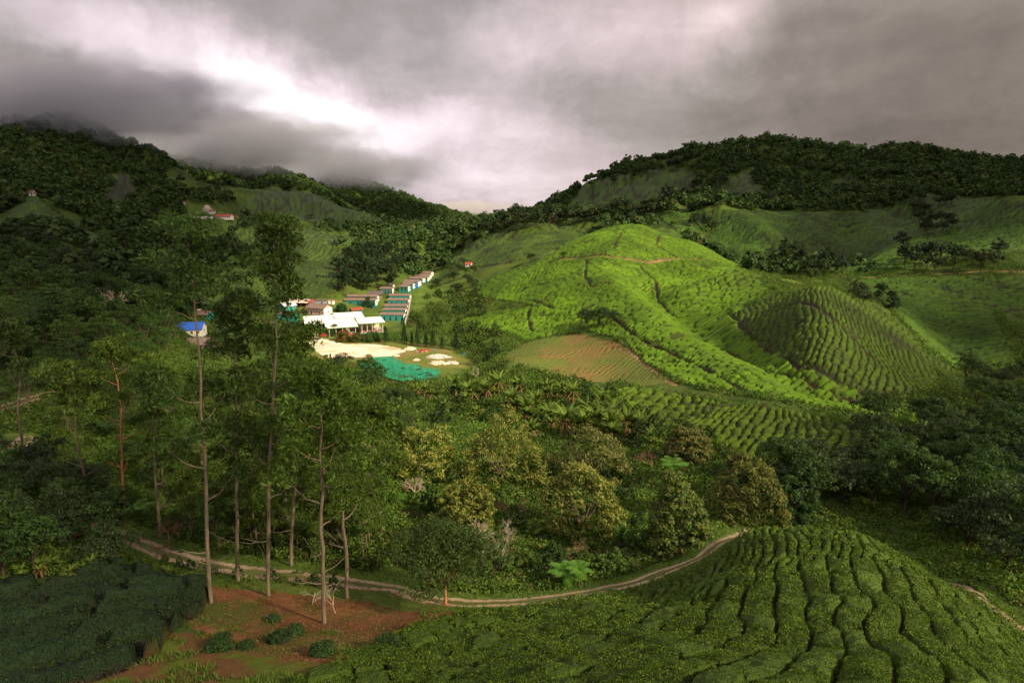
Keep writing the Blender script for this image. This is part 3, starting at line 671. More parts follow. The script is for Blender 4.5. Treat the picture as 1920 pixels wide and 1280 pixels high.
# ------------------------------------------------------------------ other trees, one object each
rr = random.Random(5)
feather = Kind('feathery_tree', [lambda: broad(10, 8, 410, 60, 55, .45, .25, (.050,.105,.018), None, .14, .35, .9, 0), lambda: broad(12, 8, 417, 64, 55, .45, .25, (.060,.110,.020), None, .15, .40, .9, 0), lambda: broad(11, 9, 423, 60, 60, .42, .25, (.040,.085,.016), None, .15, .30, .8, 0)], M_bark)
darkt = Kind('broadleaf_tree', [lambda: broad(9, 8, 430, 75, 55, .42, .5, (.032,.068,.013), None, .2, .08), lambda: broad(11, 8, 437, 75, 55, .42, .5, (.040,.080,.014), None, .2, .1), lambda: broad(8, 9, 443, 70, 55, .42, .5, (.035,.060,.018), None, .2, .06)], M_dark)
woods = Kind('wood_tree', [lambda: broad(12, 9, 450, 46, 32, .85, .55, (.024,.046,.014), None, .2, .2), lambda: broad(14, 8, 457, 46, 32, .85, .55, (.020,.042,.014), None, .2, .2), lambda: broad(10, 10, 463, 46, 32, .85, .55, (.040,.060,.018), None, .2, .12)], M_dark)
def conifer(h, w, seed, col=(.018,.045,.015)):
    r = np.random.default_rng(seed); tk = Acc(); V, F = tube([(0,0,-.4),(0,0,h*.5),(0,0,h*.96)], [.14,.09,.02], 6); tk.add(V, F)
    cs = []; R = []
    for i in range(70):
        f = (i+.5)/70; a = i*2.4; q = w*.5*(1-f)**.75*(.7+.4*r.random())*.75; cs.append((math.cos(a)*q, math.sin(a)*q, h*(.05+.92*f))); m = w*.20*(1.15-f); R.append((m, m, m*.9))
    return tk, leaves(np.array(cs), np.array(R), 34, .36, .3, seed, .6, .2, col, .35)
cyp = Kind('cypress_tree', [lambda: conifer(7, 3.4, 470), lambda: conifer(7.5, 3.0, 474, (.022,.050,.016))], M_dark)
def scatter(kind, poly, n, dlo, dhi, smin, smax, label, group, mind, seed, avoid=None, tall=(.9, 1.25)):
    r = random.Random(seed); xs = [p[0] for p in poly]; ys = [p[1] for p in poly]; got = []; tries = 0
    while len(got) < n and tries < n*60:
        tries += 1; px, py = r.uniform(min(xs), max(xs)), r.uniform(min(ys), max(ys))
        if not inpoly(np.array([px]), np.array([py]), poly)[0]: continue
        g = gp(px, py, dlo, dhi*1.2)
        if not dlo <= g.y <= dhi: continue
        if any((g.x-q.x)**2+(g.y-q.y)**2 < mind**2 for q in got): continue
        if avoid and any(inpoly(np.array([px]), np.array([py]), a)[0] for a in avoid): continue
        got.append(g); s = r.uniform(smin, smax); kind.put(g, s, label, group, s*r.uniform(*tall))
    return got
AV = [Z_YARD, Z_GRAV, Z_FIELD, Z_SPUR, Z_HILL]
LG = 'in the wood on the lower left slope'
scatter(feather, [(0,560),(140,540),(280,600),(300,700),(120,740),(0,700)], 26, 90, 260, .8, 1.2, 'light green feathery tree in the grove at far left', 'feathery trees at far left', 6, 1)
scatter(feather, [(0,760),(120,700),(300,720),(460,760),(560,860),(440,960),(330,930),(120,840),(60,800)], 26, 66, 150, .55, .9, 'feathery green tree on the shaded slope between the left tracks', 'feathery trees between the left tracks', 5, 2)
scatter(darkt, [(-20,560),(0,420),(120,420),(260,500),(330,560),(330,620),(160,600),(0,560)], 42, 180, 420, 1.0, 1.5, 'dark forest tree on the shaded left slope', 'forest trees on the left slope', 9, 3)
scatter(darkt, [(-10,500),(200,500),(340,570),(335,650),(160,680),(0,660)], 50, 120, 400, .8, 1.4, 'leafy tree on the open left slope above the grove', 'leafy trees on the open left slope', 6, 50)
scatter(feather, [(100,600),(330,640),(300,700),(150,690)], 12, 100, 260, .8, 1.1, 'light feathery tree right of the far left grove', 'feathery trees right of the far left grove', 6, 51)
scatter(darkt, [(-60,885),(100,880),(200,920),(250,1000),(225,1062),(130,1085),(-60,1095)], 26, 44, 90, .42, .62, 'very dark leafy tree in the thicket above the lower left tea rows', 'dark thicket at lower left', 2.6, 4)
scatter(darkt, [(450,700),(720,700),(760,780),(730,880),(640,900),(480,860)], 22, 105, 250, .6, .9, 'bushy green tree in the gully left of the bananas', 'bushy trees left of the bananas', 6, 5, AV)
scatter(darkt, [(1440,900),(1640,880),(1960,900),(1960,1120),(1850,1060),(1740,1010),(1640,965),(1480,965)], 44, 48, 120, .5, .85, 'dark tree in the shaded gully at lower right', 'dark trees at lower right', 3.6, 6)
scatter(darkt, [(1620,800),(1760,790),(1960,820),(1960,900),(1640,880)], 20, 84, 160, .7, 1.0, 'dark tree on the shaded valley side at right', 'dark trees at lower right', 6, 7)
scatter(darkt, [(1780,700),(1960,680),(1960,820),(1830,790)], 16, 130, 260, .6, 1.0, 'dark tree in the side valley at the right edge', 'trees in the right side valley', 7, 17)
scatter(woods, [(630,520),(690,482),(790,468),(797,503),(750,518),(708,538),(640,552)], 44, 370, 640, .9, 1.3, 'dark tree in the grove behind the teal row houses', 'grove behind the row houses', 9, 8)
scatter(woods, [(636,556),(640,520),(700,505),(742,500),(750,520),(742,548),(700,546)], 30, 340, 640, .75, 1.1, 'dark tree close behind the long teal houses', 'trees close behind the long teal houses', 6, 40)
scatter(woods, [(905,432),(960,424),(1060,416),(1140,404),(1250,396),(1250,408),(1130,416),(1000,430),(910,440)], 30, 560, 800, 1.3, 1.7, 'round dark tree in the line along the saddle', 'line of trees along the saddle', 11, 9, None, (.9,1.05))
scatter(woods, [(1250,395),(1500,372),(1500,392),(1250,412)], 26, 600, 800, .8, 1.2, 'dark tree in the belt below the right mountain', 'tree belt below the right mountain', 12, 10)
scatter(woods, [(1100,352),(1180,332),(1250,318),(1300,297),(1300,305),(1250,326),(1180,340),(1110,358)], 20, 700, 960, .7, 1.2, 'tree standing on the skyline of the right ridge', 'skyline trees on the right ridge', 12, 11)
scatter(woods, [(1460,470),(1540,480),(1580,520),(1540,545),(1450,500)], 16, 330, 520, .8, 1.1, 'dark tree in the clump behind the small pointed hill', 'clump behind the pointed hill', 8, 12)
scatter(woods, [(1680,480),(1880,490),(1900,515),(1690,520)], 18, 330, 460, .8, 1.2, 'dark tree above the contour track on the right', 'trees above the right contour track', 9, 13)
scatter(woods, [(1720,380),(1800,390),(1820,440),(1740,470),(1700,430)], 14, 430, 640, .8, 1.2, 'dark tree in the gully of the right slope', 'trees in the right slope gully', 9, 14)
scatter(woods, [(1290,420),(1330,420),(1340,450),(1300,450)], 5, 430, 640, .8, 1.0, 'tree behind the right shoulder of the lit hill', 'trees behind the lit hill', 8, 15)
scatter(woods, [(1560,560),(1640,540),(1700,600),(1640,600)], 10, 220, 330, .5, .7, 'brownish tree behind the small pointed hill', 'trees behind the small pointed hill', 6, 16)
scatter(darkt, [(860,500),(905,520),(900,560),(850,560),(800,540)], 12, 380, 560, .7, 1.0, 'tree on the slope right of the row houses', 'trees right of the row houses', 9, 18)
young = Kind('young_eucalyptus', [lambda: eucalyptus((.3,.2,9.5), 600, .12, 2.2, 60, .42, 60, (.075,.125,.018), .09, clump=1.0), lambda: eucalyptus((-.5,.2,8), 607, .1, 2.4, 60, .42, 60, (.060,.110,.018), .09, clump=1.0), lambda: eucalyptus((.2,-.3,11), 613, .2, 2.0, 60, .42, 60, (.085,.125,.020), .1, clump=.9)], M_bark)
scatter(young, [(480,760),(720,740),(740,900),(720,1060),(560,1050),(480,1020),(440,900)], 30, 60, 170, .7, 1.15, 'young eucalyptus with yellowish leaves filling the gully behind the tall trunks', 'young eucalyptus behind the tall trunks', 3.6, 30)
scatter(young, [(260,900),(420,860),(480,1000),(420,1050),(300,1000)], 12, 58, 120, .5, .8, 'small shaded eucalyptus beside the left bend of the track', 'young eucalyptus by the left bend', 3.2, 31)
shrub = Kind('shrub', [lambda: dome(3, 4, 640, 60, 50, .30, .5, (.060,.115,.016), None, .05), lambda: dome(2.4, 3.4, 644, 60, 50, .30, .5, (.085,.140,.020), None, .05), lambda: dome(3.4, 3.6, 648, 60, 50, .30, .5, (.035,.075,.014), None, .05)], M_dark, 'shrub')
scatter(young, [(380,1000),(700,1000),(720,1064),(560,1046),(400,1030)], 22, 50, 90, .35, .62, 'small leafy eucalyptus sapling on the bank above the track', 'saplings on the bank above the track', 2.2, 35)
scatter(shrub, [(300,1056),(420,1086),(560,1100),(640,1108),(640,1098),(560,1090),(430,1076),(310,1046)], 12, 40, 70, .22, .36, 'low shrub overhanging the near edge of the track', 'low shrubs along the near edge of the track', 1.2, 36)
scatter(shrub, [(740,930),(860,900),(1180,900),(1340,960),(1240,1050),(1100,1095),(900,1100),(760,1060)], 46, 56, 110, .5, 1.0, 'leafy green shrub on the gully slope above the track', 'shrubs above the track', 2.4, 32)
scatter(shrub, [(720,760),(900,720),(1150,740),(1330,830),(1320,880),(1000,800),(900,800),(780,800)], 60, 100, 220, .8, 1.5, 'leafy shrub in the upper gully among the bananas', 'shrubs among the bananas', 4, 33)
scatter(shrub, [(770,600),(800,545),(860,520),(900,560),(940,640),(920,700),(890,660),(780,625)], 60, 230, 480, .9, 1.9, 'rounded shrub on the meadow between the village and the lit hill', 'shrubs on the meadow', 5, 34)
# the dark tree group on the lit hill
for i, (px, py, s, lb) in enumerate([(1100,612,.95,'leftmost dark tree of the group on the bright tea slope'),(1122,618,1.05,'middle dark tree of the group on the bright tea slope'),(1145,612,.85,'rightmost dark tree with pale stems in the group on the bright tea slope')]):
    darkt.put(gp(px, py), s, lb, 'tree group on the bright tea slope')
for px, py, s, lb in [(1056,486,.5,'small dark tree at the left end of the contour track on the lit hill'),(995,492,.7,'dark bush tree on the slope below the saddle'),(870,500,1.0,'dark tree left of the bright green terrace')]:
    darkt.put(gp(px, py), s, lb, 'single trees on the central slopes')
for i, (px, h) in enumerate([(724,30),(759,34),(773,22),(783,30),(799,26),(812,30),(829,22),(856,33)]):
    D = 292-i*2.5; d = pxdir(px, 655); x = d[0]/d[1]*D
    nm = ['first','second','third','fourth','fifth','sixth','seventh','eighth'][i]
    cyp.put(Vector((x, D, float(H(x, D)))), h*D/FPX/7.2*1.15, nm+' dark cypress from the left in the row behind the rubble heaps', 'cypress row behind the rubble heaps')
for px, py, s, lb in [(690,712,.85,'leafy tree in front of the gravel yard at the left end of the green net'),(548,632,.9,'green tree between the village track and the tall eucalyptus'),(574,622,.4,'small tree left of the parked cars'),(640,700,1.0,'bushy tree below the gravel yard')]:
    darkt.put(gp(px, py), s, lb, 'trees round the yard')

# ------------------------------------------------------------------ far forest : one mass
def horizon_ok(x, y, ztop, margin=6.0):
    a = x/y; ia = np.clip(((a-TA[0])/(TA[1]-TA[0])).astype(int), 0, len(TA)-1); il = np.clip(((np.log(y)-TL[0])/(TL[1]-TL[0])).astype(int), 0, len(TL)-1)
    Rm = np.maximum.accumulate((TZ-CAMZ)/np.exp(TL)[:, None], 0)
    return (ztop+margin-CAMZ)/y > Rm[il, ia]
OPEN = [[(350,380),(450,385),(455,425),(350,425)],[(560,560),(700,545),(780,520),(830,505),(905,480),(905,560),(1000,640),(900,720),(560,690),(300,640),(300,600),(500,590)],
        [(1180,640),(1450,745),(1750,790),(1650,800),(1300,760),(1180,700)], [(1730,640),(1840,690),(1960,690),(1960,790),(1840,760),(1730,720)]]
def far_forest():
    r = np.random.default_rng(77); N = 95000
    y = np.sqrt(r.random(N)*(1900**2-250**2)+250**2); a = r.uniform(-1.05, 1.05, N); x = a*y
    z, px, py, code, jx, jy = classify(x, y)
    ok = (code == 0) & horizon_ok(x, y, z+9)
    for o in OPEN: ok &= ~(inpoly(px, py, o) & (y < (620 if o[0] != (350,380) else 1000)))
    dens = fbm(x/40, y/40, 3, 200)
    ok &= (dens > -.35)|(y > 700)
    ok &= ~((px > 700) & (px < 1280) & (y < 520) & (py > 430))
    ok &= ~((px > 1280) & (y < 360))
    bare = (fbm(x/90, y/90, 3, 210) > .30) & (px < 760) & (y < 1100) & (px > 250); ok &= ~(bare & (r.random(N) < .85))
    keepfar = (y < 900) | (r.random(N) < .6); ok &= keepfar
    x, y, z = x[ok], y[ok], z[ok]; n = len(x); print('far trees', n)
    s = 2.7+3.4*r.random(n)**1.6*np.where(y > 900, 1.35, 1.0); hs = s*r.uniform(1.1, 2.2, n)
    V = []; C = []
    per = 36
    base = np.stack([x, y, z+hs*.55], 1)
    tint = np.array((.030,.056,.014))*(.65+.7*r.random((n, 1)))+np.where(r.random((n, 1)) < .12, np.array((.022,.016,.004)), 0)
    d = unit(r.normal(size=(n, per, 3))); d[..., 2] = np.abs(d[..., 2])*1.15-.15
    lump = 1+.22*np.sin(d[..., 0:1]*5+r.random((n, 1, 1))*6)*np.cos(d[..., 1:2]*5+r.random((n, 1, 1))*6)
    P = base[:, None]+d*np.stack([s, s, hs*.55], 1)[:, None]*(.72+.3*r.random((n, per, 1)))*lump
    N_ = unit(d*.9+r.normal(size=d.shape)*.35); t = unit(np.cross(N_, r.normal(size=d.shape))); b = np.cross(N_, t)
    q = (s[:, None, None]*.34)*(.7+.6*r.random((n, per, 1)))
    V = np.stack([P-t*q, P+b*q*.8, P+t*q, P-b*q*.8], 2).reshape(-1, 3)
    C = np.repeat((tint[:, None]*(.75+.5*r.random((n, per, 1)))).reshape(-1, 3), 4, 0)
    tag(link('forest', make_mesh('forest', V, quads(len(V)//4), M_leaf_far, C)), 'dense dark forest covering the far hills and both mountains', 'forest', kind='stuff')
far_forest()

# ------------------------------------------------------------------ undergrowth in the gully : one mass
def undergrowth():
    r = np.random.default_rng(78); N = 90000
    l = r.uniform(math.log(50), math.log(420), N); y = np.exp(l); a = r.uniform(-.98, .98, N); x = a*y
    z, px, py, code, jx, jy = classify(x, y)
    ok = (code == 0) & horizon_ok(x, y, z+1, 1.0)
    for o in (Z_YARD, Z_GRAV, Z_FIELD, Z_SOIL): ok &= ~inpoly(px+jx, py+jy, o)
    ok &= ~((py > 1150) & (y < 60))
    for pl in PATHS: ok &= distpl(x, y, pl) > 3.2
    ok &= ~inpoly(px, py, [(1180,690),(1300,728),(1450,752),(1600,790),(1450,768),(1280,742),(1180,726)])
    ok &= ~(inpoly(px, py, [(640,560),(775,540),(765,610),(640,640),(560,640),(560,560)]) & (y > 280))
    ok &= fbm(x/9, y/9, 3, 220) > -.28-.25*(y < 130)
    x, y, z = x[ok], y[ok], z[ok]; n = len(x); print('undergrowth', n)
    per = 30; f = fbm(x/20, y/20, 3, 230)[:, None]
    s = r.uniform(.35, 1.5, n)*np.clip(y/110, .65, 2.0)
    tint = np.array((.060,.112,.015))*(1+.8*f)*(.7+.6*r.random((n, 1)))
    yl = r.random((n, 1)); tint = np.where(yl < .25, np.array((.10,.15,.020)), tint); tint = np.where(yl > .95, np.array((.10,.07,.03)), tint)
    d = unit(r.normal(size=(n, per, 3))); d[..., 2] = np.abs(d[..., 2])
    P = np.stack([x, y, z+.05], 1)[:, None]+d*np.stack([s, s, s*.95], 1)[:, None]*(.45+.6*r.random((n, per, 1)))
    N_ = unit(d*.6+r.normal(size=d.shape)*.6); t = unit(np.cross(N_, r.normal(size=d.shape))); b = np.cross(N_, t)
    q = np.clip(s[:, None, None]*.22, .09, .35)*(.7+.6*r.random((n, per, 1)))
    V = np.stack([P-t*q, P+b*q*.5, P+t*q, P-b*q*.5], 2).reshape(-1, 3)
    C = np.repeat((np.clip(tint, .005, 1)[:, None]*(.7+.6*r.random((n, per, 1)))).reshape(-1, 3), 4, 0)
    tag(link('undergrowth', make_mesh('undergrowth', V, quads(len(V)//4), M_leaf, C)), 'tangled green undergrowth filling the gully and slopes', 'undergrowth', kind='stuff')
undergrowth()
# ------------------------------------------------------------------ buildings
def pbox(x0, x1, y0, y1, z0, z1):
    V = np.array([(x, y, z) for z in (z0, z1) for x, y in ((x0,y0),(x1,y0),(x1,y1),(x0,y1))], float)
    return V, np.array([(0,3,2,1),(4,5,6,7),(0,1,5,4),(1,2,6,5),(2,3,7,6),(3,0,4,7)])
def boxes(name, lst, mat, parent):
    a = Acc()
    for b in lst: a.add(*pbox(*b))
    return link(name, a.mesh(name, mat), parent)
def rusty(name, c, c2, sc=1.2):
    m, t, out = new_mat(name); co = t.new('ShaderNodeTexCoord').outputs['Object']
    a = t.noise(co, sc, 6, .7).outputs[0]; w = t.new('ShaderNodeTexWave'); t.l.new(co, w.inputs[0]); w.inputs['Scale'].default_value = 2.5; w.inputs['Distortion'].default_value = .2
    principled(t, out, t.ramp(a, [(.35, c), (.62, c2)]), .55, .3, bumpn(t, w.outputs['Fac'], .4, .05)); return m
MT = {'teal': plain('teal_paint', (.012,.24,.20), .6), 'teal_d': plain('dark_teal_paint', (.01,.17,.15), .6), 'blue': plain('blue_paint', (.02,.22,.52), .6), 'pink': plain('pink_plaster', (.68,.42,.38), .7, vary=.12),
 'white': plain('white_plaster', (.78,.74,.68), .7, vary=.1), 'cream': plain('cream_wall', (.60,.56,.36), .7, vary=.12), 'brownroof': rusty('brown_roof_sheet', (.14,.090,.068), (.235,.165,.125)),
 'whiteroof': plain('white_roof_sheet', (.84,.82,.76), .45, vary=.05), 'redroof': rusty('rust_red_roof_sheet', (.24,.035,.02), (.36,.08,.05)), 'pinkroof': rusty('faded_roof_sheet', (.55,.38,.32), (.66,.50,.44)),
 'blueroof': rusty('blue_roof_sheet', (.02,.10,.48), (.03,.14,.58)), 'darkroof': rusty('dark_roof_sheet', (.07,.055,.05), (.13,.10,.09)), 'grey': plain('grey_sheet', (.30,.33,.36), .5), 'wood': plain('weathered_wood', (.22,.15,.09), .8),
 'dark': plain('dark_opening', (.015,.014,.013), .7), 'glass': plain('window_glass', (.03,.045,.05), .12, .8, 0, .1), 'trim': plain('pale_trim', (.62,.60,.52), .6), 'green_trim': plain('green_trim', (.10,.20,.06), .6),
 'red': plain('red_plastic', (.62,.04,.03), .35), 'paleroof': rusty('pale_roof_sheet', (.55,.60,.58), (.66,.70,.68)), 'orange': plain('orange_cloth', (.75,.22,.05), .7), 'concrete': plain('concrete', (.40,.37,.33), .8)}
def gable_house(name, base, w, d, hw, rise, wall, roof, rz, label, group=None, cat='house', doors=2, wins=4, over=.5, end=None, open_front=False):
    root = empty(name, base, rz); tag(root, label, cat, group)
    x, y = w/2, d/2
    if not open_front:
        V = np.array([(-x,-y,-1.6),(x,-y,-1.6),(x,y,-1.6),(-x,y,-1.6),(-x,-y,hw),(x,-y,hw),(x,y,hw),(-x,y,hw),(-x,0,hw+rise),(x,0,hw+rise)], float)
        me = make_mesh('wall', V, [np.array([(0,1,5,4),(2,3,7,6)]), np.array([(4,5,9),(4,9,8),(6,7,8),(6,8,9)]), np.array([(1,2,6,5),(3,0,4,7)]), np.array([(5,6,9),(7,4,8)])], MT[wall]); link('wall', me, root)
        if end: boxes('end_wall', [(x+.01, x+.06, -y+.05, y-.05, -.3, hw-.05)], MT[end], root)
    else:
        boxes('post', [(sx*(x-.3)-.1, sx*(x-.3)+.1, sy*(y-.3)-.1, sy*(y-.3)+.1, -1, hw) for sx in (-1,-.33,.33,1) for sy in (-1,1)], MT['wood'], root)
        boxes('back_wall', [(-x+.3, x-.3, y-.5, y-.4, -1, hw)], MT[wall], root); boxes('counter', [(-x*.7, x*.6, -y*.3, y*.1, 0, 1.0)], MT['wood'], root)
    t = .10; k = (y+over)/y; ze = hw+.06-rise*(k-1); X = x+over; Y = y+over; zr = hw+rise+.06
    V = np.array([(-X,-Y,ze),(X,-Y,ze),(X,0,zr),(-X,0,zr),(X,Y,ze),(-X,Y,ze),(-X,-Y,ze+t),(X,-Y,ze+t),(X,0,zr+t),(-X,0,zr+t),(X,Y,ze+t),(-X,Y,ze+t)], float)
    F = np.array([(0,3,2,1),(3,5,4,2),(6,7,8,9),(9,8,10,11),(0,1,7,6),(4,5,11,10),(1,2,8,7),(2,4,10,8),(3,0,6,9),(5,3,9,11)])
    rf = link('roof', make_mesh('roof', V, F, MT[roof]), root); boxes('ridge_cap', [(-X, X, -.18, .18, zr+t-.02, zr+t+.05)], MT['darkroof'], rf)
    if not open_front:
        n = doors+wins; 
        for i in range(n):
            cx = -x+w*(i+.5)/n
            if i % max(1, n//max(doors, 1)) == 1 % n and doors:
                boxes('door', [(cx-.45, cx+.45, -y-.05, -y-.005, 0, 2.05)], MT['dark'] if i % 2 else MT['wood'], root)
            else:
                f = boxes('window', [(cx-.55, cx+.55, -y-.04, -y-.005, 1.0, 2.0)], MT['trim'], root); boxes('pane', [(cx-.47, cx+.47, -y-.06, -y-.045, 1.08, 1.92)], MT['glass'], f)
        boxes('window', [(x+.062, x+.09, -.5, .5, 1.1, 2.0)], MT['dark'], root)
    return root
def gpd(px, D):
    d = pxdir(px, 600); x = d[0]/d[1]*D; return Vector((x, D, float(H(x, D))))
def onray(px, py, D):
    d = pxdir(px, py); return Vector((d[0]/d[1]*D, D, CAMZ+d[2]/d[1]*D))
# teal row houses: roof left/right px, wall foot py, distance
ROW = [(711,759,602,352,'teal','nearest teal row house on the right, behind the white market roofs'),(717,762,592,368,'teal','second teal row house of the stepped column right of the market'),
 (721,765,584,385,'teal','third teal row house of the stepped column, mostly hidden by its neighbours'),(726,767,574,402,'teal','fourth teal row house of the stepped column'),(729,770,565,422,'teal','fifth and farthest teal row house of the stepped column'),
 (645,706,573.5,405,'teal_d','long dark teal row house above the white market roofs'),(650,709,567,424,'teal_d','long row house just behind the long dark teal one'),
 (712,737,552,450,'teal_d','short teal row house beside the dark grove'),(724,738,545,470,'teal_d','small brown roof house behind the short teal one by the grove')]
for x0, x1, py, D, c, lb in ROW:
    p = gp((x0+x1)/2, py); D = p.y; w = (x1-x0)*D/FPX
    gable_house('row_house', Vector((p.x, D+2.8, p.z+.2)), w-.8, 5.6, 3.3, 1.0, c, 'brownroof', math.radians(-2), lb, 'teal row houses', 'row house', 3, 5, .4, 'white')
    boxes_p = None
R2 = [(750,770,546,470,'teal'),(757,779,541,488,'teal'),(759,789,535,505,'blue'),(768,797,529,522,'teal'),(778,806,526,540,'teal'),(787,808,522,558,'teal_d'),(792,812,518,576,'white')]
LR = ['nearest teal house of the receding line beside the grove','second teal house of the receding line beside the grove','bright blue house in the receding line beside the grove','teal house right behind the bright blue one','fifth house of the receding line beside the grove','sixth house of the receding line beside the grove','pale house at the far end of the receding line']
for (x0, x1, py, D, c), lb in zip(R2, LR):
    p = gp((x0+x1)/2, py); D = p.y
    gable_house('row_house', Vector((p.x, D, p.z)), (x1-x0)*D/FPX*.92, 6.0, 2.9, 1.2, c, 'brownroof', math.radians(-14), lb, 'houses of the receding line', 'row house', 2, 3, .4, 'white')
# footpath and kerb wall down the right of the stepped column
def ribbon(name, pts, wd, mat, th=.5, parent=None):
    P = np.array([tuple(p) for p in pts]); tg = unit(np.gradient(P, axis=0)); s = np.stack([-tg[:, 1], tg[:, 0], 0*tg[:, 0]], 1)*wd/2
    V = np.concatenate([P-s, P+s, P-s-(0,0,th), P+s-(0,0,th)]); n = len(P); i = np.arange(n-1)
    F = np.concatenate([np.stack([i, i+1, i+1+n, i+n], 1), np.stack([i, i+2*n, i+1+2*n, i+1], 1), np.stack([i+n, i+1+n, i+1+3*n, i+3*n], 1), np.array([(0, n, 3*n, 2*n), (n-1, 3*n-1, 4*n-1, 2*n-1)])])
    return link(name, make_mesh(name, V, F, mat), parent)
o = ribbon('stone_wall', [onray(760,603,349)+Vector((0,0,.3)), onray(763,591,366)+Vector((0,0,.3)), onray(766,580,390)+Vector((0,0,.3)), onray(770,560,424)+Vector((0,0,.3))], .6, MT['concrete'], 1.6); tag(o, 'pale stepped wall running uphill at the right ends of the teal row houses', 'wall')
gable_house('pink_house', gp(597,590)+Vector((0,3,0)), 12.5, 7.5, 4.0, 2.0, 'pink', 'brownroof', math.radians(-24), 'pink house with a white gable and worn brown roof behind the market', None, 'house', 2, 4, .7, 'white')
gable_house('open_shed', gp(561,577)+Vector((0,3,0)), 12, 7, 3.0, 1.6, 'wood', 'pinkroof', math.radians(-8), 'open shed with a faded pink and rust red roof behind the pink house', None, 'shed', open_front=True)
gable_house('lean_to', gp(578,576)+Vector((1,3,0)), 4.5, 7, 2.8, 1.4, 'wood', 'redroof', math.radians(-8), 'rust red roofed lean-to at the right end of the open shed', None, 'shed', open_front=True)
gable_house('teal_cottage', gp(535,583)+Vector((0,3,0)), 8, 7.5, 3.0, 2.0, 'teal', 'paleroof', math.radians(58), 'small teal cottage with a pale roof and steep gable', None, 'house', 1, 2, .5)
gable_house('teal_hut', gp(538,602)+Vector((0,2,0)), 10.2, 5, 3.6, 1.0, 'teal', 'darkroof', math.radians(-3), 'low teal hut with a dark roof left of the market', None, 'house', 1, 2, .3)
gable_house('shack', gp(668,586), 6.5, 5, 2.0, 1.0, 'teal_d', 'redroof', math.radians(35), 'rusty little shack directly behind the market roofs', None, 'shed', 1, 1, .5)
gable_house('hipped_house', gp(704,558), 9, 7, 2.6, 1.9, 'wood', 'darkroof', math.radians(10), 'dark roofed house between the long row houses and the grove', None, 'house', 1, 2, .6)
gable_house('metal_shed', gp(596,572), 11, 4, 2.4, .6, 'grey', 'darkroof', math.radians(8), 'grey sheet metal shed right of the open shed', None, 'shed', 1, 1, .2)
gable_house('white_hut', gp(622,570), 3.6, 3, 2.0, .5, 'white', 'brownroof', math.radians(8), 'tiny white hut beside a pole behind the pink house', None, 'shed', 1, 0, .2)
gable_house('blue_roof_house', gp(359,626), 11, 9, 2.8, 2.6, 'white', 'blueroof', math.radians(12), 'house with a bright blue roof showing between the trees on the left', None, 'house', 1, 3, .5)
gable_house('brown_roof_house', gp(382,654), 11, 7, 2.6, 2.2, 'pink', 'brownroof', math.radians(4), 'long house with a worn brown roof below the blue roof', None, 'house', 2, 3, .6)
gable_house('teal_brown_house', gp(383,598), 9, 6, 2.6, 1.6, 'teal_d', 'brownroof', math.radians(-14), 'teal house with a brown roof above the blue roof', None, 'house', 1, 2, .5)
gable_house('brown_shed', gp(366,590), 8, 5, 2.0, 1.2, 'wood', 'pinkroof', math.radians(-14), 'brown shed behind the teal house above the blue roof', None, 'shed', 1, 1, .4)
f = empty('white_fence', gp(392,662), math.radians(3)); tag(f, 'white rail fence in front of the long brown roof house', 'fence')
boxes('rail', [(-4.5,4.5,-.04,.04,1.15,1.27)], MT['white'], f); boxes('rail', [(-4.5,4.5,-.04,.04,.55,.65)], MT['white'], f)
for i in range(6): boxes('post', [(-4.5+i*1.8-.07,-4.5+i*1.8+.07,-.07,.07,-.6,1.35)], MT['white'], f)
# villa on the left mountain
def villa():
    b = gp(391,401,600); r = empty('hillside_villa', b, math.radians(-15)); tag(r, 'white two storey villa with pale and red roofs high on the left mountain', 'villa')
    boxes('wall', [(-5,3,-4,4,-6,5.2),(-3,1,-3,3,5.2,8),(3,9,-4,3,-6,2.6)], MT['white'], r)
    for x0,x1,y0,y1,z in ((-5.5,3.5,-4.5,4.5,5.2),(-3.5,1.5,-3.5,3.5,8),(2.6,9.6,-4.5,3.5,2.6)):
        cx, cy = (x0+x1)/2, (y0+y1)/2; V = np.array([(x0,y0,z),(x1,y0,z),(x1,y1,z),(x0,y1,z),(cx,cy,z+1.8),(x0,y0,z-.15),(x1,y0,z-.15),(x1,y1,z-.15),(x0,y1,z-.15)])
        link('roof', make_mesh('roof', V, [np.array([(0,1,4),(1,2,4),(2,3,4),(3,0,4)]), np.array([(5,6,1,0),(6,7,2,1),(7,8,3,2),(8,5,0,3),(8,7,6,5)])], MT['pinkroof' if z > 3 else 'redroof']), r)
    for x in (-4,-2,0,2,5,7.5): boxes('window', [(x-.6,x+.6,-4.05,-4.005,.8,2.1)], MT['glass'], r)
    for x in (-4,-1.5,1): boxes('window', [(x-.6,x+.6,-4.05,-4.005,3.3,4.6)], MT['glass'], r)
villa()
gable_house('hillside_house', gp(422,411,600), 19, 8, 2.6, 2.4, 'white', 'redroof', math.radians(-6), 'long house with a brown red roof below the hillside villa', None, 'house', 2, 5, .6)
o = ribbon('retaining_wall', [onray(362,406,758), onray(382,405.5,756), onray(403,406,752)], .5, MT['white'], 3.0); tag(o, 'long white retaining wall in front of the hillside villa', 'wall')
for px, py, D, w, wl, rf, lb in [(342,383,800,6,'pink','brownroof','small steep roofed house left of the hillside villa'),(36,366,430,5,'pink','brownroof','pinkish farm hut on the left spur, the wider of two'),(61,368,425,3,'white','brownroof','narrow pale hut on the crest of the left spur'),(879,501,495,5,'white','redroof','little red roofed hut at the edge of the bright green terrace')]:
    gable_house('hut', gp(px,py,D*.7), w, w*.8, 2.2, 1.8, wl, rf, math.radians(-10), lb, None, 'hut', 1, 1, .3)

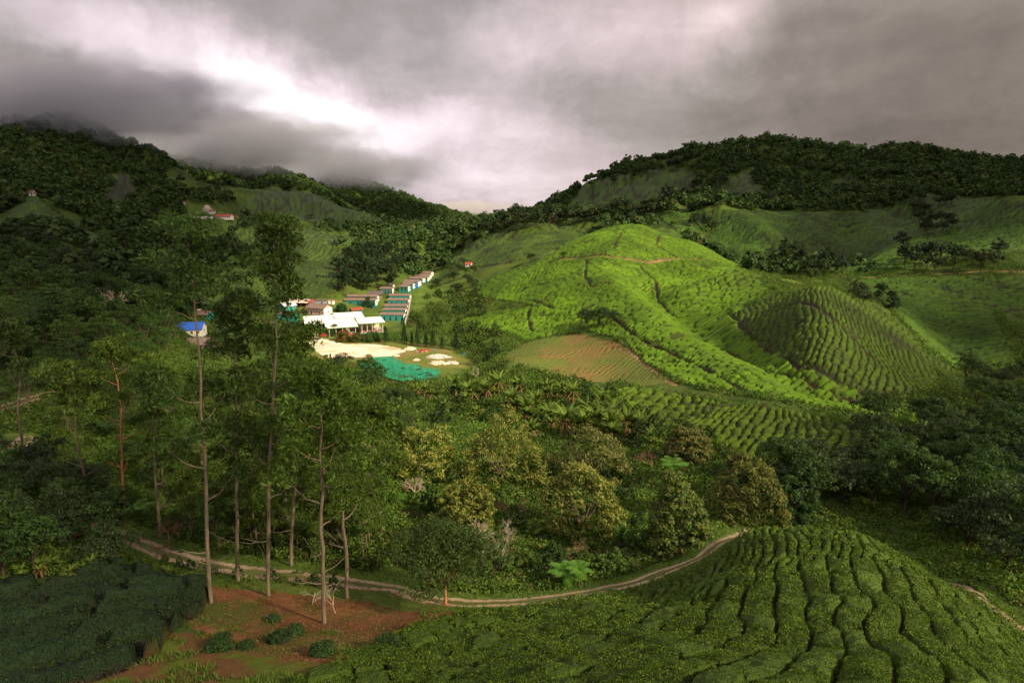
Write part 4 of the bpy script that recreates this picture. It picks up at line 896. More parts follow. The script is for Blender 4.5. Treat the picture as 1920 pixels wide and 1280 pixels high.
# market hall: four white roofs on one open building
def hall():
    Dh = 300.0
    while onray(568.6,594.6,Dh).z-5.3 > float(H(onray(580,600,Dh).x+14, Dh-8)) and Dh < 380: Dh += .5
    A0 = onray(568.6,594.6,Dh); base = Vector((A0.x, A0.y, A0.z)); gz = base.z-5.2
    r = empty('market_hall', (base.x, base.y, gz), math.radians(20)); tag(r, 'open market hall with four overlapping white roofs beside the gravel yard', 'hall')
    for i, (a, b, w, l, h, sl) in enumerate([(0,0,16,20,5.1,.6),(15.6,1.5,15.5,15,5.9,.5),(9.6,-14,15.8,20.5,4.9,.5),(26.2,-13.6,13.6,16,5.2,.3)]):
        x0, x1, y1, y0 = a, a+w, b, b-l; z1, z0 = h+sl, h-sl*.6; m = (x0+x1)/2
        V = []
        for th in (0, -.16): V += [(x0,y0,z0+th),(x1,y0,z0+th),(x1,y1,z1+th),(x0,y1,z1+th)]
        link('roof', make_mesh('roof', np.array(V), np.array([(0,1,2,3),(7,6,5,4),(4,5,1,0),(5,6,2,1),(6,7,3,2),(7,4,0,3)]), MT['whiteroof']), r)
        boxes('fascia', [(x0-.05,x0-.003,y0,y1,z0-.45,z0-.17),(x0,x1,y0-.06,y0-.004,z0-.45,z0-.02)], MT['green_trim'], r)
        boxes('wall', [(x0+1,x0+1.2,y0+1.5,y1-1,-2,z0-.35),(x0+1.25,x1-1.2,y1-1.25,y1-1.02,-2,z0-.3)], MT['cream'], r)
        for k in range(5):
            px_ = x0+1.6+(w-3)*k/4; boxes('post', [(px_-.12,px_+.12,y0+.7,y0+.94,-2,z0-.2)], MT['trim'], r)
        boxes('floor_slab', [(x0+.6,x1-.6,y0+.4,y1-.8,-2,.02+i*.01)], MT['concrete'], r)
    rr_ = random.Random(9)
    for i, (x, y) in enumerate([(17,-32),(20,-32.4),(23,-31.8),(28,-27.6),(31,-27.9),(34,-27.4),(37,-27.8),(18.5,-35.6),(21.5,-35.8),(24.5,-35.2),(13,-32.2)]):
        t = Vector((base.x, base.y, gz)); c, s = math.cos(math.radians(20)), math.sin(math.radians(20)); w = t+Vector((x*c-y*s, x*s+y*c, .06))
        if i in (7, 8, 9): w.z = float(H(w.x, w.y))+.3
        chair_set(w, rr_.random()*3, i)
CH = [None]
def chair_set(loc, rz, i):
    if CH[0] is None:
        t = empty('cafe_table', loc, rz); tag(t, 'red plastic tables set out along the open front of the market hall', 'table', 'red tables at the market hall')
        boxes('tabletop', [(-.8,.8,-.5,.5,.72,.77)], MT['red'], t)
        for sx in (-1,1):
            for sy in (-1,1): boxes('leg', [(sx*.7-.03,sx*.7+.03,sy*.4-.03,sy*.4+.03,0,.719)], MT['white'], t)
        CH[0] = t
        c = empty('plastic_chair', loc+Vector((1.3,0,0)), rz); tag(c, 'red plastic chairs beside the red tables at the market hall', 'chair', 'red chairs at the market hall')
        boxes('seat', [(-.25,.25,-.25,.25,.42,.47)], MT['red'], c); boxes('backrest', [(-.25,.25,.21,.26,.48,.95)], MT['red'], c)
        for sx in (-1,1):
            for sy in (-1,1): boxes('leg', [(sx*.21-.025,sx*.21+.025,sy*.2-.025,sy*.2+.025,0,.419)], MT['red'], c)
        CH.append(c)
    else:
        copy_thing(CH[0], loc, rz)
        for k in range(2): copy_thing(CH[1], loc+Vector((math.cos(rz+k*3.14)*1.3, math.sin(rz+k*3.14)*1.3, 0)), rz+k*3.14+1.57)
hall()

# ------------------------------------------------------------------ cars, poles
def car(loc, rz, paint, label):
    r = empty('parked_car', loc, rz); tag(r, label, 'car')
    prof = [(-2.1,.35),(-2.12,.75),(-1.95,.92),(-1.25,.98),(-.75,1.42),(.75,1.45),(1.45,1.0),(2.05,.85),(2.12,.55),(2.05,.33)]
    V = []; n = len(prof)
    for y, k in ((-.82,.0),(-.62,.0),(.62,0),(.82,0)):
        for x, z in prof:
            inset = .16 if z > 1.2 else 0
            V.append((x, y*(1-inset*(abs(y) > .7)*1.0), z))
    F = [(k*n+i, k*n+(i+1) % n, (k+1)*n+(i+1) % n, (k+1)*n+i) for k in range(3) for i in range(n)]
    T3 = [(0, i+1, i) for i in range(1, n-1)]+[(3*n, 3*n+i, 3*n+i+1) for i in range(1, n-1)]
    link('body', make_mesh('body', np.array(V), [np.array(F), np.array(T3)], paint), r)
    for s in (-1, 1): boxes('side_window', [(-.72,.95,s*.74-.012,s*.74+.012,1.04,1.36)], MT['glass'], r)
    V = np.array([(1.47,-.6,1.01),(1.47,.6,1.01),(.80,.55,1.42),(.80,-.55,1.42)])+(.03,0,.03); link('windscreen', make_mesh('windscreen', V, np.array([(0,1,2,3)]), MT['glass']), r)
    V = np.array([(-1.27,.6,1.0),(-1.27,-.6,1.0),(-.80,-.55,1.38),(-.80,.55,1.38)])+(-.03,0,.03); link('rear_window', make_mesh('rear_window', V, np.array([(0,1,2,3)]), MT['glass']), r)
    for sx in (-1.3, 1.3):
        for sy in (-1, 1):
            th = np.linspace(0, 2*math.pi, 17)[:-1]
            def disc(rad, y0, y1):
                P = np.array([(sx+rad*math.cos(a), y, .32+rad*math.sin(a)) for y in (y0, y1) for a in th]); i = np.arange(16); j = (i+1) % 16
                T_ = np.array([(0, q+1, q) for q in range(1, 15)]+[(16, 16+q, 17+q) for q in range(1, 15)])
                return P, [np.stack([i, j, j+16, i+16], 1), T_]
            P, Fq = disc(.32, sy*.66, sy*.86); w = link('wheel', make_mesh('wheel', P, Fq, MT['dark']), r)
            P, Fq = disc(.19, sy*.862, sy*.875); link('rim', make_mesh('rim', P, Fq, MT['grey']), w)
    for s in (-1, 1): boxes('headlight', [(2.09,2.13,s*.55-.16,s*.55+.16,.62,.76)], MT['trim'], r); boxes('tail_light', [(-2.14,-2.10,s*.6-.12,s*.6+.12,.66,.82)], MT['red'], r)
P_w = plain('white_car_paint', (.80,.80,.80), .2, .6, 0, .02); P_r = plain('red_car_paint', (.50,.008,.012), .2, .6, 0, .02)
car(gp(591,630), math.radians(168), P_w, 'white car parked on the yard edge left of the red car')
car(gp(604.5,631), math.radians(8), P_r, 'red car parked beside the white car near the market hall')
def pole(px, py, D, h, label):
    p = gp(px, py) if D is None else onray(px, py, D); r = empty('utility_pole', p); tag(r, label, 'pole', 'utility poles in the village')
    V, F = tube([(0,0,-1),(0,0,h*.5),(0,0,h)], [.14,.12,.09], 8); link('shaft', make_mesh('shaft', V, F, MT['wood']), r)
    boxes('crossarm', [(-.9,.9,-.06,.06,h-.7,h-.55)], MT['wood'], r)
pole(605,628,None,9,'tall wooden pole standing in front of the market hall'); pole(552,580,None,7,'wooden pole in front of the open shed'); pole(624,570,None,7,'leaning looking pole by the tiny white hut'); pole(704,558,None,6,'thin pole beside the dark roofed house')

# ------------------------------------------------------------------ green shade net on posts
def net():
    back = [(675,682),(687,674),(707,669),(732,667),(743,672),(760,682),(783,682),(793,690),(803,689),(825,694)]
    front = [(676,684),(690,691),(710,700),(735,709),(757,713),(776,708),(790,715),(806,712),(818,706),(826,697)]
    gz = float(H(-45, 238))+1.9
    def pp(px, py):
        d = pxdir(px, py); D = (gz-CAMZ)/(d[2]/d[1]); return np.array((d[0]/d[1]*D, D, gz))
    n, m = 90, 46; t = np.linspace(0, 1, n); k = np.linspace(0, 1, len(back))
    B = np.array([pp(*p) for p in back]); Fr = np.array([pp(*p) for p in front])
    Bi = np.stack([np.interp(t, k, B[:, i]) for i in range(3)], 1); Fi = np.stack([np.interp(t, k, Fr[:, i]) for i in range(3)], 1)
    s = np.linspace(0, 1, m)[:, None, None]; P = Bi[None]*(1-s)+Fi[None]*s
    u = t*8; v = s[..., 0]*3.2
    P[..., 2] += -.30*np.abs(np.sin(u[None]*math.pi))*np.abs(np.sin(v*math.pi))*1.0+.18*fbm(P[..., 0]/1.5, P[..., 1]/1.5, 3, 5)
    g = H(Fi[:, 0], Fi[:, 1]-.2)
    drops = []
    dr = np.where((t > .50) & (t < .66), 1.0, np.where((t > .72) & (t < .95), .55+.3*np.sin(t*30), .12+.1*np.sin(t*50)))
    for q in range(1, 9):
        f = q/8; W_ = Fi.copy(); W_[:, 1] -= .15*f+.12*np.sin(t*90)*f; W_[:, 2] = P[-1, :, 2]-f*dr*(P[-1, :, 2]-g); drops.append(W_)
    P = np.concatenate([P, np.array(drops)]); mm = len(P); idx = np.arange(mm*n).reshape(mm, n)
    F = np.stack([idx[:-1, :-1], idx[:-1, 1:], idx[1:, 1:], idx[1:, :-1]], -1).reshape(-1, 4)
    mth, tt, out = new_mat('green_net'); pos = tt.new('ShaderNodeNewGeometry').outputs['Position']
    a = tt.noise(pos, .5, 6, .7).outputs[0]; c = tt.ramp(a, [(.35, (.006,.22,.10)), (.65, (.012,.38,.19))])
    b = tt.new('ShaderNodeBsdfPrincipled'); tt.l.new(c, b.inputs['Base Color']); b.inputs['Roughness'].default_value = .6
    tr = tt.new('ShaderNodeBsdfTranslucent'); tt.l.new(c, tr.inputs[0]); mx = tt.new('ShaderNodeMixShader'); mx.inputs[0].default_value = .25
    tt.l.new(b.outputs[0], mx.inputs[1]); tt.l.new(tr.outputs[0], mx.inputs[2])
    ts = tt.new('ShaderNodeBsdfTransparent'); m2 = tt.new('ShaderNodeMixShader'); m2.inputs[0].default_value = .12
    tt.l.new(mx.outputs[0], m2.inputs[1]); tt.l.new(ts.outputs[0], m2.inputs[2]); tt.l.new(m2.outputs[0], out.inputs[0])
    r = empty('shade_net', tuple(P[20, 40]*(1,1,0)+(0,0,gz-1.9))); tag(r, 'bright green shade net stretched over low posts below the gravel yard', 'shade net')
    off = np.array(r.location); link('netting', make_mesh('netting', P.reshape(-1, 3)-off, F, mth, smooth=True), r)
    # torn holes showing dark ground cover on top of the net, and the posts
    rg = np.random.default_rng(4)
    for q in range(11):
        i, j = rg.integers(8, 42), rg.integers(8, 78); p = P[i, j]-off
        th = np.linspace(0, 6.28, 13)[:-1]; rad = rg.uniform(.35, .8); V = np.stack([p[0]+np.cos(th)*rad*rg.uniform(.7,1.3,12)*1.3, p[1]+np.sin(th)*rad*rg.uniform(.7,1.3,12), np.full(12, p[2]+.10)], 1)
        V = np.concatenate([V, V-(0,0,.05)]); T_ = np.array([(0,k_,k_+1) for k_ in range(1,11)])
        link('torn_patch', make_mesh('torn_patch', V, [T_, np.stack([np.arange(11), np.arange(11)+12, np.arange(11)+13, np.arange(11)+1], 1)], MT['dark']), r)
    for j in range(4, 90, 11):
        for i in (2, 45): 
            p = P[i, j]-off; gzp = float(H(P[i, j, 0], P[i, j, 1]))-off[2]; boxes('post', [(p[0]-.05,p[0]+.05,p[1]-.05,p[1]+.05,gzp-.3,p[2]-.02)], MT['wood'], r)
net()

# ------------------------------------------------------------------ rubble heaps in the yard
def heap(px, py, wpx, hm, mat, label, seed, stones=60, red=0):
    stones = max(stones, 60)
    g = gp(px, py); r = np.random.default_rng(seed); w = wpx*g.y/FPX/2; dp = w*.75
    root = empty('rubble_heap', g); tag(root, label, 'rubble heap', 'rubble heaps on the yard')
    n = 28; a = np.linspace(0, 2*math.pi, n+1)[:-1]; q = np.linspace(0, 1, 9); V = [(0,0,hm)]
    for k in q[1:]:
        for t in a:
            rr_ = 1+.22*math.sin(t*3+seed)+.12*math.sin(t*5+seed*2); V.append((math.cos(t)*w*k*rr_, math.sin(t)*dp*k*rr_, hm*(1-k**1.6)*(.75+.5*r.random())-.06*k))
    F3 = np.array([(0, 1+i, 1+(i+1) % n) for i in range(n)]); F4 = np.array([(1+k*n+i, 1+(k+1)*n+i, 1+(k+1)*n+(i+1) % n, 1+k*n+(i+1) % n) for k in range(7) for i in range(n)])
    link('mound', make_mesh('mound', np.array(V), [F3, F4], mat, smooth=False), root)
    a_ = Acc()
    for i in range(stones):
        t = r.random()*6.28; k = r.random()**.6; s = r.uniform(.14, .38); b = pbox(-s, s, -s*.7, s*.7, -s*.5, s*.5)
        an = r.random()*3; c_, s_ = math.cos(an), math.sin(an); Vb = b[0]*(.8+.4*r.random((8,1))); Vb = np.stack([Vb[:,0]*c_-Vb[:,1]*s_, Vb[:,0]*s_+Vb[:,1]*c_, Vb[:,2]+Vb[:,0]*.4], 1)+(math.cos(t)*w*k, math.sin(t)*dp*k, hm*(1-k**1.6)+.05)
        a_.add(Vb, b[1])
    so_ = link('stones', a_.mesh('stones', MT['redroof'] if red else mat), root); tag(so_, kind='stuff')
Mg = plain('grey_rubble', (.52,.47,.42), .9, vary=.35, sc=3); Mp = plain('pale_pink_spoil', (.68,.50,.40), .9, vary=.15); Mw = plain('pale_spoil', (.62,.54,.42), .9, vary=.2)
heap(821,670,44,.9,Mg,'largest rubble heap, grey broken stone on the yellow grass',1,160); heap(822,681,40,.6,Mp,'smooth pale pink spoil heap below the grey rubble',2,40); heap(847,681,26,.5,Mp,'small pale pink spoil heap at the right end of the pair',3,30)
heap(769,655,24,.8,Mw,'sandy heap near the cypresses, left of the red bricks',4,30); heap(794,658,24,.5,Mw,'low heap topped with red bricks',5,70,1); heap(781,676,13,.5,Mp,'tiny pink heap in the middle of the yellow grass',6,30); heap(743,668,12,.4,Mw,'tiny sandy heap at the top edge of the green net',7,30)
for px, py, lb in [(816,657,'crumpled blue tarpaulin at the foot of the cypresses, the left one'),(870,666,'crumpled blue tarpaulin near the right end of the yard')]:
    g = gp(px, py); r = np.random.default_rng(px); xs, ys = np.meshgrid(np.linspace(-.8,.8,9), np.linspace(-.5,.5,7)); zs = .12+.25*r.random(xs.shape)*(1-np.abs(xs)/.9)
    idx = np.arange(63).reshape(7, 9); o = link('tarpaulin', make_mesh('tarpaulin', np.stack([xs, ys, zs], -1).reshape(-1, 3), np.stack([idx[:-1,:-1], idx[:-1,1:], idx[1:,1:], idx[1:,:-1]], -1).reshape(-1, 4), MT['blue'])); o.location = g; tag(o, lb, 'tarpaulin')

# ------------------------------------------------------------------ bananas, ferns, bare trees, bushes
def banana(seed, h=5.5, n=9, dry=3):
    r = np.random.default_rng(seed); st = Acc(); cr = Acc()
    for k in range(3):
        ox, oy = (0, 0) if k == 0 else r.uniform(-1.2, 1.2, 2); hh = h*(1, .75, .6)[k]; top = np.array((ox+r.normal()*.2, oy+r.normal()*.2, hh*.55))
        V, F = tube([(ox, oy, -.5), (ox, oy, hh*.25), tuple(top)], [.20, .16, .10], 8); st.add(V, F, (.20,.17,.07))
        for i in range(n+dry):
            dead = i >= n; a = i*2.399+k; L = hh*(.5+.2*r.random()); t = np.linspace(0, 1, 9)
            el = r.uniform(1.1, 1.5) if not dead else r.uniform(-.3, .2); out = np.array((math.cos(a), math.sin(a), 0))
            ang = el-t*(1.15 if not dead else 1.1); stp = np.stack([np.cos(ang), np.sin(ang)], 1)*L/8; c = np.cumsum(stp, 0)-stp[0]
            P = top+out*c[:, :1]+np.array((0,0,1))*c[:, 1:]; side = np.array((-out[1], out[0], 0)); wd = (.30 if not dead else .16)*np.sin(np.clip(t*1.02+.04, 0, 1)*math.pi)**.55*(1+.25*r.normal(size=9)*(t > .2))
            lft = P+side*wd[:, None]-np.array((0,0,1))*wd[:, None]*.45; rgt = P-side*wd[:, None]-np.array((0,0,1))*wd[:, None]*.45
            Vv = np.concatenate([lft, P, rgt]); i_ = np.arange(8); Fq = np.concatenate([np.stack([i_, i_+9, i_+10, i_+1], 1), np.stack([i_+9, i_+18, i_+19, i_+10], 1)])
            cc = np.array((.10,.155,.018))*(.6+.7*r.random()) if not dead else np.array((.20,.11,.045))*(.7+.5*r.random())
            cr.add(Vv, Fq, cc)
    return st, (np.concatenate(cr.V), np.concatenate(cr.F), np.concatenate(cr.C))
class BKind:
    def __init__(s, name, builders, cat, bark): s.name = name; s.b = builders; s.cat = cat; s.src = [None]*len(builders); s.bark = bark; s.r = random.Random(4)
    def put(s, loc, sc, label, group):
        v = s.r.randrange(len(s.b)); rz = s.r.random()*6.28
        if s.src[v] is None:
            root = empty(s.name, loc, rz, sc); tag(root, label, s.cat, group); st, (V, F, C) = s.b[v]()
            link('stem', st.mesh('stem', s.bark, True), root); link('leaves', make_mesh('leaves', V, F, M_leaf, C, smooth=False), root); s.src[v] = root; return root
        return copy_thing(s.src[v], loc, rz, sc, label, group)
ban = BKind('banana_plant', [lambda: banana(1), lambda: banana(2, 6.0, 8, 5), lambda: banana(3, 5.0, 10, 2)], 'banana plant', bark_mat('banana_stem', (.10,.09,.035), (.24,.19,.09)))
BG = 'banana plants in the gully below the ploughed field'
for px, py, s in [(800,742,.9),(853,738,1.1),(880,752,1.15),(915,745,1.0),(935,738,1.1),(960,765,1.0),(985,790,1.15),(1003,772,1.0),(1022,745,.9),(1052,748,.95),(1075,752,.9),(1030,800,1.0),(1062,815,1.1),(1092,812,1.05),(1118,822,1.15),(1142,828,1.2),(1175,818,1.0),(1200,815,.9),(1100,788,.9),(835,772,.75),(895,780,.6),(1000,818,.8),(1150,790,.8),(1215,835,.7),(975,735,.8),(780,735,.6)]:
    ban.put(gp(px, py+8), s*1.25, 'banana plant with torn green leaves and brown hanging ones in the gully', BG)
for px, py in [(893,572),(905,576),(880,578),(915,570)]: ban.put(gp(px, py), .9, 'small clump banana plant on the slope right of the row houses', 'banana clump right of the row houses')
for px, py in [(40,1090),(80,1080),(130,1092),(175,1075),(215,1062)]: ban.put(gp(px, py), .32, 'low dark broad leaved plant at the foot of the lower left thicket', 'broad leaved plants at lower left')
def fern(seed, n=11, L=2.1, stem=2.2):
    r = np.random.default_rng(seed); st = Acc(); V, F = tube([(0,0,-.4),(0,0,stem*.5),(.05,0,stem)], [.12,.10,.09], 7); st.add(V, F); cr = Acc()
    for i in range(n):
        a = i*2*math.pi/n+r.random()*.3; el = r.uniform(.6, 1.1); t = np.linspace(0, 1, 16); ang = el-t*1.3; stp = np.stack([np.cos(ang), np.sin(ang)], 1)*L/15; c = np.cumsum(stp, 0)-stp[0]
        out = np.array((math.cos(a), math.sin(a), 0)); side = np.array((-out[1], out[0], 0)); P = np.array((0,0,stem))+out*c[:, :1]+np.array((0,0,1))*c[:, 1:]
        for k in range(1, 16):
            w = .62*math.sin(min(1, t[k]*.9+.1)*math.pi)**.7
            for s in (-1, 1):
                p = P[k]; e = p+side*s*w+out*.22*w-np.array((0,0,.12))*w; b = out*.07
                cr.add(np.array([p-b, e-b*.3, e+b*.3, p+b]), np.array([(0,1,2,3)]), np.array((.085,.19,.02))*(.75+.5*r.random()))
    return st, (np.concatenate(cr.V), np.concatenate(cr.F), np.concatenate(cr.C))
frn = BKind('tree_fern', [lambda: fern(1), lambda: fern(2, 12, 2.4, 1.4)], 'tree fern', M_dark)
for px, py, s, lb in [(1262,905,1.25,'large bright tree fern right of the brown dead bush'),(1062,1098,.85,'bright yellow green tree fern beside the track bend'),(1085,1100,.7,'smaller tree fern right of the yellow green one'),(745,948,.7,'small tree fern above the bare shrubs'),(205,815,1.0,'dark tree fern between the left trees'),(265,980,.8,'tree fern beside the left end of the dirt track'),(1165,1010,.6,'low tree fern under the rounded olive tree')]:
    frn.put(gp(px, py), s, lb, 'tree ferns')
def bare(seed, h, spread=.5, depth=5, r0=.11, th=.62):
    r = np.random.default_rng(seed); a = Acc()
    def grow(p, d, L, rad, k):
        n = 5; pts = [p]; dd = d.copy()
        for i in range(n): dd = unit(dd+r.normal(size=3)*.14); pts.append(pts[-1]+dd*L/n)
        V, F = tube(np.array(pts), np.linspace(rad, rad*.62, n+1), 5 if k > 2 else 4); a.add(V, F)
        if k <= 0: return
        for i in range(3 if k > 1 else 4):
            q = pts[r.integers(2, n+1)]; nd = unit(dd+unit(r.normal(size=3))*spread*1.5+np.array((0,0,.18))); grow(q, nd, L*(.6+.25*r.random()), rad*th, k-1)
    grow(np.array((0,0,-.3)), np.array((.05,.03,1.0)), h*.36, r0, depth); return a
def bare_tree(px, py, h, label, seed, mat=None, spread=.5, depth=5, r0=.11, group='bare trees in the gully', dmin=0, name='bare_tree'):
    g = gp(px, py, dmin); r = empty(name, g); tag(r, label, 'bare tree', group); a = bare(seed, h, spread, depth, r0)
    link('branches', a.mesh('branches', mat or M_dead, True), r)
bare_tree(945,1070,5.2,'grey leafless tree with a fine twiggy crown, right of a similar one',1,None,.55)
bare_tree(910,1068,6.0,'grey leafless tree with upright forked limbs beside the twiggy one',2,None,.45)
bare_tree(1060,1062,4.6,'brownish leafless tree with wide level limbs above the tree fern',3,M_brush,.75)
bare_tree(778,935,4.2,'small pale leafless shrub at the left of the gully',4,None,.6)
bare_tree(712,922,4.6,'thin white dead sapling at the left of the gully',5,None,.3,3,.08)
bare_tree(755,932,3.2,'brown leafless shrub left of the pale one',6,M_brush,.6)
bare_tree(1222,885,5.0,'rounded brown dead bush behind the olive tree',7,M_brush,.5,5,.09)
bare_tree(940,965,3.4,'rust brown dead shrub between the flowering trees, the left one',8,M_brush,.6); bare_tree(975,970,3.0,'rust brown dead shrub between the flowering trees, the right one',9,M_brush,.6)
bare_tree(320,1030,4.0,'thin bare shrub over the left end of the track',10,M_brush,.6); bare_tree(210,1010,3.4,'greyish bare shrub at the top of the dark thicket',11,M_brush,.6); bare_tree(130,1025,3.4,'bare brush at the left of the dark thicket',12,M_brush,.6)
bare_tree(210,600,16,'white dead forked tree in the dark left forest',13,None,.45,4,.35,'dead trees in the left forest')
bare_tree(895,715,5.5,'pale grey bare bush above the banana clump',14,M_dead,.6)
bare_tree(630,1150,3.6,'fallen looking bare sapling at the right of the pale straight trunk',15,None,.7,3,.05,'bare saplings in the red clearing'); bare_tree(585,1135,3.4,'bare sapling left of the pale straight trunk',16,None,.7,3,.05,'bare saplings in the red clearing')
def bush(seed, w, h, leaf, col, per=90, tip=None):
    r = np.random.default_rng(seed); n = 70; d = unit(r.normal(size=(n, 3))); d[:, 2] = np.abs(d[:, 2]); C = d*np.array((w*.42, w*.42, h*.78))*(.6+.4*r.random((n,1))); return leaves(C, np.full((n,3), w*.13), per, leaf, .5, seed, .6, .1, col, .4, tip)
def bush_obj(name, px, py, wpx, hf, label, cat, group, seed, leaf, col, tip=None, dmin=0):
    g = gp(px, py, dmin); w = wpx*g.y/FPX; V, C = bush(seed, w, w*hf, leaf, col, 90, tip); o = link(name, make_mesh(name, V, quads(len(V)//4), M_leaf, C)); o.location = g; tag(o, label, cat, group)
for i, (px, py, w, lb) in enumerate([(605,1228,66,'lone rounded tea bush nearest the front tea rows'),(412,1216,72,'wide rounded tea bush at the left of the mossy patch'),(462,1216,38,'small tea bush touching the wide rounded one'),(520,1205,52,'tea bush in the middle of the red clearing edge'),(552,1190,48,'tea bush right of the middle one, slightly uphill'),(728,1222,80,'tea bush at the corner of the front tea rows'),(512,1165,34,'young dark shrub under the tallest trunk')]):
    bush_obj('tea_bush', px, py, w, .55, lb, 'tea bush', 'single tea bushes round the red clearing', 500+i, .11, (.030,.062,.014))
for i, (px, py, w, c, tip, lb) in enumerate([(645,640,36,(.06,.10,.02),(.26,.085,.02),'bush with orange red flowers left of the leafy tree by the yard'),(668,640,28,(.06,.10,.02),(.15,.09,.02),'dark bush with a few red flowers by the yard'),(627,628,34,(.04,.08,.02),None,'round green bush between the red car and the market hall'),(700,640,34,(.06,.11,.02),None,'round green bush in front of the right market roof'),(572,618,26,(.06,.08,.02),(.20,.10,.02),'reddish green bush left of the market hall'),(548,622,30,(.05,.09,.02),None,'green bush below the low teal hut'),(690,575,30,(.03,.07,.02),None,'dark bush between the long row houses and the stepped column'),(640,585,26,(.03,.07,.02),None,'bush beside the rusty shack')]):
    bush_obj('garden_bush', px, py, w, .75, lb, 'bush', 'bushes round the village', 530+i, .45, c, tip)
# fallen leaves, grass blades and the leafy skin of the nearest tea
def litter():
    r = np.random.default_rng(31); N = 90000; l = r.uniform(math.log(26), math.log(64), N); y = np.exp(l); a = r.uniform(-.85, .35, N); x = a*y
    z, px, py, code, jx, jy = classify(x, y); ok = (code == 0) & inpoly(px+jx, py+jy, Z_SOIL); xs, ys, zs = x[ok], y[ok], z[ok]
    V, C = leaves(np.stack([xs, ys, zs+.03], 1), .03, 1, .09, .55, 32, .1, 0, (.19,.095,.042), .5); tag(link('leaf_litter', make_mesh('leaf_litter', V, quads(len(V)//4), M_leaf, C)), 'fallen reddish leaves covering the clearing under the eucalyptus', 'leaf litter', kind='stuff')
    N = 150000; l = r.uniform(math.log(24), math.log(150), N); y = np.exp(l); a = r.uniform(-.95, .95, N); x = a*y
    z, px, py, code, jx, jy = classify(x, y); f = fbm(x/2.6, y/2.6, 3, 61); so = inpoly(px+jx, py+jy, Z_SOIL) & (y < 60)
    d = np.minimum(distpl(x, y, PATHS[1]), distpl(x, y, PATHS[0])); ok = (code == 0) & (d > 1.4) & ((f > -.05) | (d < 5)) & ~(so & (f < .32)); x, y, z, f = x[ok], y[ok], z[ok], f[ok]; n = len(x)
    hgt = r.uniform(.12, .42, (n, 1)); an = r.random(n)*6.28; s = np.stack([np.cos(an), np.sin(an), 0*an], 1)*.045*np.clip(y/50, 1, 3)[:, None]; b = np.stack([x, y, z-.03], 1); lean = np.stack([r.normal(size=n), r.normal(size=n), 0*x], 1)*.16
    V = np.stack([b-s, b+s, b+lean+s*.2+np.array((0,0,1))*hgt, b+lean-s*.2+np.array((0,0,1))*hgt], 1).reshape(-1, 3); C = np.repeat(np.array((.075,.125,.018))*(.6+.8*r.random((n,1))), 4, 0)
    tag(link('grass', make_mesh('grass', V, quads(n), M_leaf, C)), 'short grass beside the dirt track and in the clearing', 'grass', kind='stuff')
    for k, (dlo, dhi, N, sz) in enumerate([(12, 56, 480000, .10), (26, 64, 60000, .10)]):
        l = r.uniform(math.log(dlo), math.log(dhi), N); y = np.exp(l); a = r.uniform(-.9, .95, N) if k == 0 else r.uniform(-1, -.3, N); x = a*y
        z, px, py, code, jx, jy = classify(x, y); ok = code == 3+k; x, y, z = x[ok], y[ok], z[ok]; tz = TEAS[k]
        e, rb = tea_pattern(x, y, tz[4], tz[5], k); miss = fbm(x/7, y/7, 3, 140+k) > .52; hg = sstep(.03, .19 if k == 0 else .9, e)*(.8+.2*sstep(0, .9, e)); hg = np.where(miss, hg*.25, hg)
        zz = z+hg*(tz[6]*(.86+.28*rb)+tea_rough(x, y, k))+.05*r.random(len(x)); keep = hg > .2; x, y, zz, rb = x[keep], y[keep], zz[keep], rb[keep]; n = len(x)
        young = (r.random((n,1)) < .35*(vnoise(x/3, y/3, 8)[:, None])+.05); c = np.where(young, np.array((.150,.230,.016)), np.array(tz[7])*.9*(.45+1.0*r.random((n,1))))
        if k == 1: c = c*np.where(young, .35, 1)
        V, _ = leaves(np.stack([x, y, zz], 1), .05, 1, sz, .5, 40+k, .05, -.25); V = V.reshape(-1, 4, 3)
        cen = V.mean(1, keepdims=True); V = (cen+(V-cen)*np.clip(y/28, .75, 1.6)[:, None, None]).reshape(-1, 3)
        tea = [o for o in SC.objects if o.get('label') == tz[8]][0]
        o = link('shoots', make_mesh('shoots', V, quads(n), M_leaf, np.repeat(c, 4, 0)), tea); tag(o, kind='stuff')
litter()
